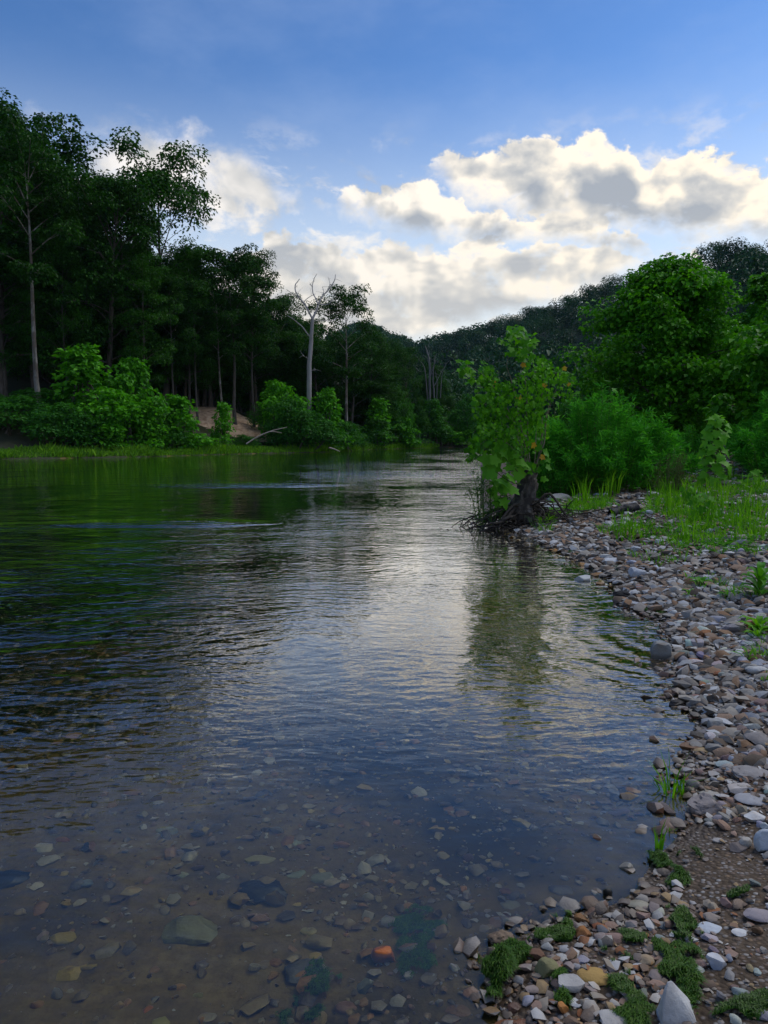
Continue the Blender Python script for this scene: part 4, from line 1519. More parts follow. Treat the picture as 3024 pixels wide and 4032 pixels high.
# stump: a leaning rotten trunk with a broken top, standing in its root mass
st = bpy.data.objects.new('tree_stump', None)
COL.objects.link(st)
st.location = base
tag(st, 'rotten grey leaning stump with tangled dark roots reaching into the water', 'stump')
axis = smooth_path([sp(760, 1960, -0.05), sp(755, 1850, -0.1), sp(775, 1740, -0.1), sp(815, 1600, -0.08), sp(850, 1490, -0.05)], 16)
w = np.interp(np.linspace(0, 1, 16), [0, 0.18, 0.35, 0.6, 0.9, 1], [185, 140, 96, 86, 82, 70]) * PXM
sides = 22
V = []
ang = np.arange(sides) * 2 * math.pi / sides
for k in range(16):
    flute = 1 + 0.16 * np.sin(ang * 5 + 0.6) * (1 - k / 15) ** 0.7 + 0.07 * np.sin(ang * 9 + k * 0.3)
    ring = np.stack([np.cos(ang) * w[k] * flute, np.sin(ang) * w[k] * flute, np.zeros(sides)], 1) + axis[k]
    if k == 15:
        ring[:, 2] += 0.09 * np.sin(ang * 3 + 1) + 0.06 * np.sin(ang * 7)
    V.append(ring)
for s in (0.72, 0.45):
    V.append((V[15] - axis[15]) * [s, s, 0.6] + axis[15] - [0, 0, 0.10 if s > 0.5 else 0.22])
V = np.concatenate(V)
V = V + 0.048 * np.column_stack([fbm(V, 6, 3, 1), fbm(V, 6, 3, 2), fbm(V, 6, 3, 3) * 0.6]) + 0.03 * np.column_stack([fbm(V, 17, 2, 4), fbm(V, 17, 2, 5), np.zeros(len(V))])
F = [[k * sides + j, k * sides + (j + 1) % sides, (k + 1) * sides + (j + 1) % sides, (k + 1) * sides + j] for k in range(17) for j in range(sides)]
g = Geo()
g.add(V, F)
nb = len(V)
g.add(np.concatenate([V[-sides:], [V[-sides:].mean(0)]]), [[j, (j + 1) % sides, sides] for j in range(sides)])
link('trunk', g.mesh('stump', [M['stump']], True, 50), st)
for i in range(30):
    a = lr.uniform(2.2, 6.6)
    L = lr.uniform(0.45, 1.15)
    x0 = math.cos(a) * 0.24
    y0 = math.sin(a) * 0.24
    p0 = np.array([x0, y0, lr.uniform(0.10, 0.42)]) + axis[0] * [1, 1, 0]
    q = p0 + np.array([math.cos(a + lr.normal() * 0.5) * L - 0.15, math.sin(a + lr.normal() * 0.5) * L * 0.6, 0])
    hq = H(B0[0] + q[0], B0[1] + q[1])
    q[2] = max(hq, -0.12) - B0[2] + lr.uniform(-0.05, 0.08)
    m1 = p0 * 0.6 + q * 0.4 + lr.normal(size=3) * 0.08 + [0, 0, 0.05]
    m2 = p0 * 0.2 + q * 0.8 + lr.normal(size=3) * 0.08
    g = Geo()
    r = lr.uniform(0.012, 0.04)
    tube(g, smooth_path([p0, m1, m2, q], 10), np.linspace(r, r * 0.3, 10), 5)
    link('root', g.mesh('root', [M['root']], True), st)
g = Geo()
for i in range(170):
    c = np.array([lr.normal() * 0.55 - 0.15, lr.normal() * 0.30 - 0.25, lr.uniform(-0.05, 0.22)])
    hh = H(B0[0] + c[0], B0[1] + c[1])
    c[2] = max(hh, -0.03) - B0[2] + abs(lr.normal()) * 0.10
    d = lr.normal(size=3) * [0.2, 0.14, 0.07]
    tube(g, smooth_path([c - d, c + lr.normal(size=3) * 0.05, c + d], 5), [0.007, 0.009, 0.008, 0.006, 0.004], 4, cap=False)
tag(link('root_tangle', g.mesh('root_tangle', [M['root']]), st), kind='stuff')

# feathery dark shoot drooping over the water left of the stump
def willow(name, loc, label, n_stem, h, w, per, size, mat, group=None, seed=1, arch=0.35, low=0.12, cat='bush', rzs=None, wid=0.15):
    rng = np.random.default_rng(seed)
    o = bpy.data.objects.new(name, None)
    COL.objects.link(o)
    o.location = loc
    tag(o, label, cat, group)
    gs, gl = Geo(), Geo()
    for i in range(n_stem):
        a = rng.uniform(0, 6.28)
        q = math.sqrt(rng.random())
        b = np.array([math.cos(a) * q * w[0] * 0.30, math.sin(a) * q * w[1] * 0.30, -0.1])
        hh = h * (1 - 0.68 * q ** 2.4) * rng.uniform(0.72, 1.05)
        e = np.array([math.cos(a) * q * w[0] * 0.5, math.sin(a) * q * w[1] * 0.5, hh]) + rng.normal(size=3) * [0.08, 0.08, 0.04]
        m = b * 0.45 + e * 0.55 + np.array([0, 0, hh * 0.12])
        e[2] -= arch * hh * q * 0.4
        path = smooth_path([b, m, e], 9)
        tube(gs, path, np.linspace(0.010, 0.003, 9), 4, cap=False)
        n = per
        u = low + (1 - low) * rng.random(n) ** 0.85
        P = np.column_stack([np.interp(u * 8, np.arange(9), path[:, k]) for k in range(3)])
        P = P + rng.normal(size=(n, 3)) * 0.05
        dirs = unit(np.gradient(path, axis=0))
        D = np.column_stack([np.interp(u * 8, np.arange(9), dirs[:, k]) for k in range(3)])
        side = rand_dirs(n, rng)
        T = unit(D * 0.75 + side * 0.85 + [0, 0, -0.05])
        N = unit(np.cross(T, rand_dirs(n, rng)) + [0, 0, 0.5])
        leaves(gl, P, N, T, size, rng, wid, 0.05)
    link('stems', gs.mesh(name + '_stems', [M['stem_green']], True), o)
    link('foliage', gl.mesh(name + '_foliage', [M[mat]]), o)
    return o


def wspot(X, Y):
    return hit(X, Y) - Vector((0, 0, 0.03))


p = at(*cs(360, 1700), SD - 0.2)
willow('water_willow', (p.x + 0.1, p.y, 0.0), 'fine feathery dark shoot drooping over the water left of the stump', 14, 1.15, (0.9, 0.7), 60, 0.085, 'leaf_shrub_dark', seed=4, cat='shrub')

# ---------------------------------------------------- willow thickets and the grass clump under them
p = at(2370, 1830, 17.5)
willow('willow_bush', (p.x, p.y, H(p.x, p.y)), 'rounded bright willow bush with fine narrow leaves right of the sycamore sapling', 210, 2.35, (4.5, 3.4), 120, 0.15, 'leaf_willow', 'willow bushes on the gravel bar', 5, 0.5, 0.08, wid=0.15)
p = at(2200, 1850, 17.2)
willow('willow_bush', (p.x, p.y, H(p.x, p.y)), 'smaller shaded willow bush close behind the stump and sapling', 60, 1.75, (2.0, 2.0), 130, 0.10, 'leaf_willow', 'willow bushes on the gravel bar', 6, 0.4, 0.06, wid=0.18)
p = at(2715, 1790, 21.0)
willow('willow_bush', (p.x, p.y, H(p.x, p.y)), 'low upright willow clump standing in the dark below the big round tree', 70, 1.25, (1.8, 1.4), 90, 0.10, 'leaf_willow', 'willow bushes on the gravel bar', 7, 0.15, 0.05, wid=0.16)
p = at(3080, 1880, 16.5)
willow('willow_bush', (p.x + 0.2, p.y, H(p.x, p.y)), 'loose willow bush with long arching wands at the right picture edge', 85, 1.9, (2.8, 2.4), 110, 0.16, 'leaf_willow', 'willow bushes on the gravel bar', 8, 0.6, 0.06, wid=0.16)
p = at(3130, 1860, 19.0)
willow('willow_bush', (p.x, p.y, H(p.x, p.y)), 'tall willow bush behind the loose one at the right picture edge', 90, 2.6, (3.6, 3.0), 110, 0.16, 'leaf_willow', 'willow bushes on the gravel bar', 9, 0.5, 0.06, wid=0.16)
p = at(2640, 1860, 15.6)
willow('dry_weed', (p.x, p.y, H(p.x, p.y)), 'thin brownish dried weed at the right end of the rounded willow bush', 34, 1.0, (0.9, 0.7), 45, 0.045, 'dry', seed=10, arch=0.1, cat='weed', wid=0.2)

# ---------------------------------------------------- the big trees on the right
def right_tree(seed, h, w, n_limb, per, leaf, base, flat=0.7):
    rng = np.random.default_rng(seed)
    gt, gc = Geo(), Geo()
    n = 9
    t = np.linspace(0, 1, n)
    tr = np.column_stack([0.25 * np.sin(t * 3), 0.2 * np.cos(t * 4) - 0.2, t * h * 0.9])
    tr[0, 2] = -0.4
    tube(gt, tr, 0.20 * (1 - t) ** 0.8 + 0.015, 8)
    az = 0.0
    for i in range(n_limb):
        q = (i + rng.uniform(0, 0.9)) / n_limb
        u = base + (0.98 - base) * q
        az += 2.4 + rng.normal() * 0.35
        p0 = np.array([np.interp(min(u / 0.9, 1), t, tr[:, k]) for k in range(3)])
        prof = max(0.12, min(1.0, 0.75 + q * 1.2) * (1 - max(0, q - 0.18) / 0.86) ** 0.8)
        ln = w * 0.5 * prof * rng.uniform(0.58, 1.22)
        el = R(rng.uniform(-8, 25) + 42 * q)
        d = np.array([math.cos(az) * math.cos(el), math.sin(az) * math.cos(el), math.sin(el)])
        path = smooth_path([p0, p0 + d * ln * 0.5 + [0, 0, 0.1 * ln], p0 + d * ln], 6)
        tube(gt, path, np.linspace(0.06 * (1 - 0.6 * q), 0.012, 6), 4, cap=False)
        for s in range(5):
            c = path[int(rng.integers(2, 6))] + rng.normal(size=3) * ln * 0.17
            puff(gc, c, w * rng.uniform(0.05, 0.12), int(per * rng.uniform(0.6, 1.2)), leaf, rng, flat, 0.8, droop=0.7, shell=0.3)
        puff(gc, path[5], w * 0.08, int(per * 0.7), leaf, rng, flat, 0.8, droop=0.6, shell=0.2)
    for s in range(26):
        a, q = rng.uniform(0, 6.28), rng.uniform(0.25, 0.95)
        rr_ = w * 0.5 * max(0.1, min(1.0, 0.75 + q * 1.2) * (1 - max(0, q - 0.18) / 0.86) ** 0.8) * rng.uniform(1.0, 1.16)
        puff(gc, np.array([math.cos(a) * rr_, math.sin(a) * rr_, h * (0.1 + 0.88 * q) + rng.uniform(0, 0.3)]), w * rng.uniform(0.03, 0.06), int(per * 0.35), leaf, rng, 1.1, 0.8)
    puff(gc, tr[-1] + [0, 0, 0.2], w * 0.09, per, leaf, rng, 1.0, 0.8)
    return gt.mesh('bank_tree_trunk', [M['bark']], True), gc.mesh('bank_tree_crown', [M['leaf_right']])


GR = 'broad trees on the right bank'
for X, Yt, d, w, seed, nl, lab in ((2600, 1000, 31.0, 7.6, 81, 56, 'big broad bright green tree on the right bank with a dark hollow underside'),
                                   (3130, 1090, 27.0, 5.2, 82, 34, 'broad bright green tree cut by the right picture edge'),
                                   (2990, 1060, 47.0, 7.0, 83, 36, 'darker tall tree behind, in the notch between the two broad green trees'),
                                   (2400, 1370, 40.0, 5.5, 84, 30, 'lower tree on the left behind the big broad green tree'),
                                   (3160, 1200, 21.0, 5.0, 85, 26, 'tree just outside the right edge whose leaves reach into the picture')):
    p = spot(X, 1700, d)
    hh = tree_h(X, Yt, d)
    hh *= 0.93 if X < 2700 else 1.0
    plant_tree('bank_tree', right_tree(seed, hh, w, nl, 120, 0.19 if d < 35 else 0.26, 0.10), p, lab, 'tree', GR)
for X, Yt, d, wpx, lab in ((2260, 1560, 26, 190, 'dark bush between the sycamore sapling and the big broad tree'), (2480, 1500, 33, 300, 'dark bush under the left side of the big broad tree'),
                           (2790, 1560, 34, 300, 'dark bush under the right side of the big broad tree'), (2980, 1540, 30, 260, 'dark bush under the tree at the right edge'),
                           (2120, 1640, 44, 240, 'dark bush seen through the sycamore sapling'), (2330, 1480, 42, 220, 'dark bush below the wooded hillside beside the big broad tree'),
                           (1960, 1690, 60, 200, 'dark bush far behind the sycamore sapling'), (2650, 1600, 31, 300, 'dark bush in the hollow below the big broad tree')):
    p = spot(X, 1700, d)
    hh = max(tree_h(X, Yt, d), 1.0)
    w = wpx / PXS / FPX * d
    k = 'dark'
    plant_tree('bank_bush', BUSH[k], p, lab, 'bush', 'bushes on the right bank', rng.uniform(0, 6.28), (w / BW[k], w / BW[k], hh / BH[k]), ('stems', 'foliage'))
# sycamore shoots with big leaves that stand up before the dark tree
def sprout(pts, label, n, size, mat='leaf_sapling', d=None, bushy=0.10, cat='seedling', group=None, name='sycamore_seedling', hang=0.2):
    """young sycamore: a stem through photograph points (first one on the ground) with single leaves round it"""
    b = hit(*pts[0]) if d is None else spot(pts[0][0], pts[0][1], d)
    o = bpy.data.objects.new(name, None)
    COL.objects.link(o)
    o.location = b
    tag(o, label, cat, group)
    P = [np.zeros(3)] + [np.array(at(X, Y, b.y)) - np.array(b) for X, Y in pts[1:]]
    path = smooth_path(P, 10)
    g = Geo()
    tube(g, path, np.linspace(0.004 + 0.006 * np.linalg.norm(P[-1]), 0.003, 10), 5)
    link('stem', g.mesh('stem', [M['stem_green']], True), o)
    for i in range(n):
        u = (i + 0.7) / n
        c = np.array([np.interp(u * 9, np.arange(10), path[:, k]) for k in range(3)])
        a = i * 2.4 + lr.normal() * 0.3
        out = np.array([math.cos(a), math.sin(a), 0])
        k = size * (1.15 - 0.45 * u) * lr.uniform(0.8, 1.15)
        c = c + out * bushy * (1.2 - 0.8 * u) * lr.uniform(0.3, 1.2)
        leaf_part(o, mat, c, out * 0.45 + np.array([0, -0.5, 0.8]) + lr.normal(size=3) * 0.2, out + np.array([0, 0, 0.25 - hang + lr.normal() * 0.2]), k)
    return o


sprout([c4(1395, 890), c4(1400, 800), c4(1395, 700), c4(1410, 600), c4(1418, 545)], 'young bright yellow green sycamore standing at the right end of the gravel path', 72, 0.20, 'leaf_fresh', bushy=0.26, cat='young tree', name='young_sycamore')
for k, (X, Y, d, n) in enumerate(((2290, 1540, 19.5, 10), (2350, 1545, 19.8, 6), (2400, 1490, 20.5, 7), (2180, 1580, 18.5, 6))):
    b = spot(X, Y, d)
    g_pts = [(X, 1760), (X + 4, (1760 + Y) / 2), (X, Y)]
    sprout(g_pts, ('leafy sycamore shoot rising just above the rounded willow bush', 'small sycamore shoot between the willow bush and the big tree',
                   'big leaved sycamore shoot in front of the dark hollow of the big tree', 'sycamore shoot behind the right side of the sapling')[k], n, 0.24, d=d, bushy=0.16)
sprout([c4(1090, 905), c4(1085, 870)], 'low broad leaved seedling right of the tall grass, in front of the willow bush', 12, 0.22, 'leaf_fresh', bushy=0.26)
sprout([c4(1005, 905), c4(1005, 875)], 'single yellow green round leaf standing in the tall grass', 3, 0.17, bushy=0.05)
sprout([c4(1270, 985), c4(1268, 900)], 'bright broad leaved seedling in the grass left of the dark reddish one', 11, 0.20, bushy=0.16)
sprout([c4(1350, 1060), c4(1345, 930)], 'bushy seedling with drooping leaves in the middle of the grass patch', 16, 0.15, bushy=0.18, hang=0.6)
sprout([c4(1240, 1140), c4(1240, 1075)], 'single bright heart shaped leaf on a stalk in front of the grass patch', 3, 0.17, bushy=0.03)
sprout([c4(1200, 930), c4(1190, 900)], 'low seedling on the gravel path left of the grass patch', 7, 0.15, 'leaf_fresh', bushy=0.16)
sprout([c4(1590, 880), c4(1600, 820)], 'dark leaved seedling at the right edge below the loose willow', 14, 0.17, 'leaf_fresh', bushy=0.22)
sprout([c4(1480, 810), c4(1485, 780)], 'grey green seedling beside the young bright sycamore', 7, 0.16, 'leaf_fresh', bushy=0.15)


# ---------------------------------------------------- weeds and grass
def blade_tuft(g, c, n, h, spread, rng, width=0.012, bend=0.35):
    """n bent two-segment blades"""
    a = rng.uniform(0, 6.28, n)
    q = np.sqrt(rng.random(n)) * spread
    B = c + np.column_stack([np.cos(a) * q, np.sin(a) * q, np.zeros(n)])
    hh = h * rng.uniform(0.55, 1.15, n)
    out = np.column_stack([np.cos(a), np.sin(a), np.zeros(n)]) * (bend * rng.uniform(0.2, 1.2, n) * hh)[:, None]
    m = B + out * 0.35 + np.column_stack([np.zeros(n), np.zeros(n), hh * 0.6])
    e = B + out + np.column_stack([np.zeros(n), np.zeros(n), hh * rng.uniform(0.8, 1.0, n)])
    fa = rng.uniform(0, 6.28, n)
    s = np.column_stack([np.cos(fa), np.sin(fa), np.zeros(n)]) * (width * 0.5)
    V = np.stack([B - s, B + s, m - s * 0.85, m + s * 0.85, e], 1).reshape(-1, 3)
    k = np.arange(n)[:, None] * 5
    g.add(V, np.concatenate([k + [[0, 1, 3]], k + [[0, 3, 2]], k + [[2, 3, 4]]]))


POLY_TALL = np.array([c4(560, 880), c4(700, 760), c4(850, 770), c4(1050, 740), c4(1060, 840), c4(960, 900), c4(860, 990), c4(700, 1010), c4(630, 930)])
POLY_LOW = np.array([c4(1100, 880), c4(1400, 860), c4(1659, 830), c4(1659, 1180), c4(1560, 1230), c4(1380, 1225), c4(1200, 1200), c4(960, 1190), c4(840, 1130), c4(950, 1060), c4(1080, 1000)])
POLY_STUMP = np.array([c4(470, 1080), c4(560, 1030), c4(700, 980), c4(860, 960), c4(900, 1000), c4(680, 1050), c4(560, 1130)])


def sample_poly(poly, n, rng):
    lo, hi = poly.min(0), poly.max(0)
    # world bounds of the pixel polygon on the ground, then uniform in the world
    c = np.array([list(hit(*p))[:2] for p in poly])
    w0, w1 = c.min(0) - 0.3, c.max(0) + 0.3
    P = rng.uniform(w0, w1, (n * 6, 2))
    h = terrain(P)[0]
    X, Y, _ = proj(np.column_stack([P, h]))
    k = in_poly(np.column_stack([X, Y]), poly) & (h > 0.02)
    P, h = P[k][:n], h[k][:n]
    return np.column_stack([P, h])


gr = np.random.default_rng(31)
g = Geo()
for c in sample_poly(POLY_TALL, 300, gr):
    blade_tuft(g, c, 9, gr.uniform(0.40, 0.85), 0.07, gr, 0.019, 0.3)
for c in sample_poly(POLY_STUMP, 150, gr):
    blade_tuft(g, c, 10, gr.uniform(0.08, 0.22), 0.10, gr, 0.012, 0.9)
lowp = sample_poly(POLY_LOW, 1050, gr)
dens = vnoise(lowp[:, :2], 0.9, 8)
LOG = hit(*c4(945, 1035))
for c, dn in zip(lowp, dens):
    if dn > -0.22 and not (abs(c[0] - LOG.x) < 0.4 and -1.3 < c[1] - LOG.y < 0.5):
        tall = gr.random() < 0.17
        blade_tuft(g, c, 9, gr.uniform(0.25, 0.5) if tall else gr.uniform(0.06, 0.20), 0.13, gr, 0.013, 0.3 if tall else 0.9)
for c in np.concatenate([sample_poly(np.array([(2480, 2190), (3024, 2160), (3024, 2480), (2760, 2330)], float), 90, gr), sample_poly(np.array([(2860, 2330), (3024, 2330), (3024, 2760), (2960, 2700)], float), 50, gr)]):
    if vnoise(c[None, :2], 1.6, 41)[0] > -0.1:
        blade_tuft(g, c, 8, gr.uniform(0.05, 0.16), 0.06, gr, 0.009, 0.9)
right_edge = sample_poly(np.array([c4(1400, 740), c4(1659, 640), c4(1659, 900), c4(1380, 900)]), 170, gr)
for c in right_edge:
    blade_tuft(g, c, 10, gr.uniform(0.2, 0.6), 0.10, gr, 0.014, 0.5)
beh = sample_poly(np.array([c4(560, 820), c4(640, 740), c4(1150, 740), c4(1150, 800), c4(700, 860)]), 120, gr)
for c in beh:
    blade_tuft(g, c, 9, gr.uniform(0.3, 0.7), 0.10, gr, 0.014, 0.5)
tag(link('grass', g.mesh('grass', [M['grass']])), 'fresh grass growing through the stones of the gravel bar', 'grass', kind='stuff')
# low herbs between the grass
g = Geo()
for c in np.concatenate([lowp[:520], sample_poly(POLY_STUMP, 110, gr), sample_poly(POLY_TALL, 90, gr)]):
    if vnoise(c[None, :2], 1.3, 12)[0] > -0.15:
        n = 22
        d = rand_dirs(n, gr)
        d[:, 2] = np.abs(d[:, 2]) * 0.5
        P = c + d * gr.uniform(0.05, 0.16)
        leaves(g, P, unit(d * 0.4 + [0, 0, 1] + gr.normal(size=(n, 3)) * 0.4), d, 0.055, gr, 0.55)
tag(link('low_herbs', g.mesh('low_herbs', [M['herb']])), 'low leafy herbs spread among the grass on the gravel bar', 'herbs', kind='stuff')


def weed(X, Y, label, n, h, L, wd, mat='herb', rosette=True, cat='weed', bend=0.5):
    """rosette of long pointed leaves"""
    b = hit(X, Y)
    o = bpy.data.objects.new('weed', None)
    COL.objects.link(o)
    o.location = b
    tag(o, label, cat)
    for i in range(n):
        a = i * 2.4 + lr.normal() * 0.2
        u = (i + 0.5) / n
        out = np.array([math.cos(a), math.sin(a), 0])
        side = np.array([-out[1], out[0], 0])
        z0 = h * u * 0.8
        k = L * lr.uniform(0.75, 1.15) * (1 - 0.35 * u)
        rise = k * (0.35 + 0.6 * u)
        pts = [np.array([0, 0, z0]), out * k * 0.35 + [0, 0, z0 + rise * 0.6], out * k * 0.75 + [0, 0, z0 + rise * 0.75], out * k + [0, 0, z0 + rise * (1 - bend)]]
        ww = np.array([0.25, 1.0, 0.75, 0.0]) * wd * 0.5
        V = []
        for p_, w_ in zip(pts, ww):
            V += [p_ - side * w_ + [0, 0, w_ * 0.4], p_, p_ + side * w_ + [0, 0, w_ * 0.4]]
        F = []
        for q in range(3):
            F += [[q * 3, q * 3 + 1, q * 3 + 4, q * 3 + 3], [q * 3 + 1, q * 3 + 2, q * 3 + 5, q * 3 + 4]]
        g = Geo()
        g.add(V, F)
        link('leaf', g.mesh('weed_leaf', [M[mat]], True), o)
    if h > 0.05:
        g = Geo()
        tube(g, [(0, 0, -0.03), (0.005, 0, h * 0.5), (0, 0, h)], [0.008, 0.006, 0.003], 5)
        link('stem', g.mesh('weed_stem', [M['stem_green']], True), o)
    return o


def c6(x, y):
    return (2000 + x * .617, 1900 + y * .617)


weed(*c6(1600, 735), 'upright broad leaved weed among the stones at the right picture edge', 17, 0.24, 0.24, 0.075)
weed(*c6(1600, 960), 'low spreading green weed at the right edge below the upright one', 14, 0.05, 0.20, 0.05, 'grass')
weed(*c6(1230, 665), 'flat leafy weed on the stones behind the pale cobbles', 9, 0.02, 0.17, 0.06)
weed(*c6(1150, 740), 'tiny bright weed sprouting between cobbles in mid bar', 6, 0.08, 0.08, 0.03, 'grass')
weed(*c6(1410, 745), 'small fern like weed in front of the upright broad leaved one', 9, 0.03, 0.13, 0.035)
weed(*c6(1590, 1000), 'second low green tuft at the right edge of the bar', 11, 0.04, 0.15, 0.03, 'grass')
weed(*c6(1530, 1150), 'thin weed at the right edge beside flat pale cobbles', 7, 0.06, 0.14, 0.02, 'grass')
weed(*c4(715, 900), 'upright weed with long narrow leaves in front of the willow bush', 22, 0.50, 0.30, 0.045, 'leaf_willow')
weed(*c4(850, 1110), 'small green tuft on bare gravel below the black log', 12, 0.05, 0.14, 0.02, 'grass')
weed(*c4(600, 990), 'green tuft of grass beside the foot of the stump', 14, 0.08, 0.20, 0.02, 'grass')


# ------------------------------------------------------------------ stones
import bmesh


def ico(sub):
    bm = bmesh.new()
    bmesh.ops.create_icosphere(bm, subdivisions=sub, radius=1.0)
    V = np.array([v.co[:] for v in bm.verts])
    F = np.array([[v.index for v in f.verts] for f in bm.faces])
    bm.free()
    return V, F


ICO = {k: ico(k) for k in (1, 2, 3, 4)}


def rock(seed, sub, cuts=9, lo=0.45, hi=0.85, rough=0.05, pits=0.0, square=0.0):
    """unit rock: a ball cut by random planes, roughened; about 1 in radius"""
    rng = np.random.default_rng(seed)
    V, F = ICO[sub]
    V = V.copy()
    D = list(rand_dirs(cuts, rng))
    if square:
        D += [np.array(v, float) for v in ((1, 0, 0), (-1, 0, 0), (0, 1, 0), (0, -1, 0), (0, 0, 1), (0, 0, -1))]
    for i, n in enumerate(D):
        d = rng.uniform(lo, hi) if i < cuts else square
        s = V @ n - d
        V = V - np.where(s > 0, s, 0)[:, None] * n
    ext = (V.max(0) - V.min(0)) / 2
    V = (V - (V.max(0) + V.min(0)) / 2) / ext
    nn = unit(V)
    V = V + nn * (rough * fbm(V, 2.2, 3, seed))[:, None] + nn * (rough * 0.4 * fbm(V, 7, 2, seed + 3))[:, None]
    if pits:
        V = V - nn * (pits * np.clip(fbm(V, 4.5, 2, seed + 9) - 0.25, 0, 1))[:, None]
    return V, F


def rock_mesh(V, F, name='stone', sharp=32):
    g = Geo()
    g.add(V, F)
    return g.mesh(name, [M['stone']], True, sharp)


def wedge(pts, seed, sub=2, rough=0.010):
    """stone from a hull of given points (x right, y away, z up, in metres), roughened"""
    bm = bmesh.new()
    for p in pts:
        bm.verts.new(p)
    bmesh.ops.convex_hull(bm, input=bm.verts[:])
    bmesh.ops.bevel(bm, geom=bm.edges[:], offset=0.004, segments=1, affect='EDGES')
    bmesh.ops.triangulate(bm, faces=bm.faces[:])
    bmesh.ops.subdivide_edges(bm, edges=bm.edges[:], cuts=sub, use_grid_fill=True)
    bmesh.ops.triangulate(bm, faces=bm.faces[:])
    bm.verts.index_update()
    V = np.array([v.co[:] for v in bm.verts])
    F = np.array([[v.index for v in f.verts] for f in bm.faces])
    bm.free()
    c = V.mean(0)
    V = V + unit(V - c) * (rough * fbm(V, 14, 3, seed))[:, None]
    return V, F


WHITE, PALE, GREY, BLUE = (0.56, 0.56, 0.55), (0.42, 0.40, 0.37), (0.25, 0.24, 0.235), (0.40, 0.43, 0.47)
TAN, OCHRE, RUST, PINK = (0.34, 0.26, 0.17), (0.38, 0.24, 0.075), (0.33, 0.115, 0.035), (0.30, 0.20, 0.165)
BROWN, DARK, BLACK, OLIVE = (0.17, 0.105, 0.06), (0.055, 0.047, 0.042), (0.012, 0.013, 0.016), (0.20, 0.19, 0.09)
STONES = []       # (x, y, radius, label)


def place_stone(box, col, label, shape='round', seed=None, depth=0.75, yaw=None, tilt=0.0, sink=0.22, hmax=0.75, group='stones singled out on the shore'):
    """stone that fills a box of photograph pixels (x0, y0, x1, y1) where it stands"""
    x0, y0, x1, y1 = box
    cx = (x0 + x1) / 2
    p = hit_bed(cx, y1 - 0.30 * (y1 - y0))
    X, Y, dp = proj(np.array([p]))
    mpp = float(dp[0]) / FPX / PXS
    w = (x1 - x0) * mpp
    hp = (y1 - y0) * mpp
    a = math.atan2(CAM_H - p.z, p.y)
    dy = w * depth
    if hp < dy * math.sin(a) * 1.15:
        dy = hp * 0.8 / math.sin(a)
    h = max((hp - dy * math.sin(a)) / math.cos(a), 0.22 * min(w, dy))
    h = min(h, hmax * max(w, dy) * 1.6)
    seed = seed if seed is not None else int(x0 * 7 + y0)
    kw = {'round': dict(cuts=6, lo=0.65, hi=0.9, rough=0.05), 'angular': dict(cuts=11, lo=0.40, hi=0.8, rough=0.035),
          'flat': dict(cuts=8, lo=0.5, hi=0.85, rough=0.04), 'block': dict(cuts=9, lo=0.62, hi=0.9, rough=0.09, square=0.74, pits=0.12),
          'pitted': dict(cuts=7, lo=0.6, hi=0.9, rough=0.12, pits=0.30)}[shape]
    sub = 3 if shape != 'pitted' else 4
    V, F = rock(seed, sub, **kw)
    V = V * np.array([w / 2, dy / 2, h / 2])
    me = rock_mesh(V, F)
    if p.z < -0.03:
        me.materials[0] = M['bed_stone']
    o = link('river_stone' if w < 0.28 else 'boulder', me)
    o.location = (p.x, p.y, p.z + h / 2 - sink * h)
    o.rotation_euler = (lr.normal() * 0.05, tilt, yaw if yaw is not None else lr.normal() * 0.12)
    o.color = (*col, 1)
    tag(o, label, 'stone' if w < 0.28 else 'boulder', group)
    STONES.append((p.x, p.y, max(w, dy) / 2, label))
    return o


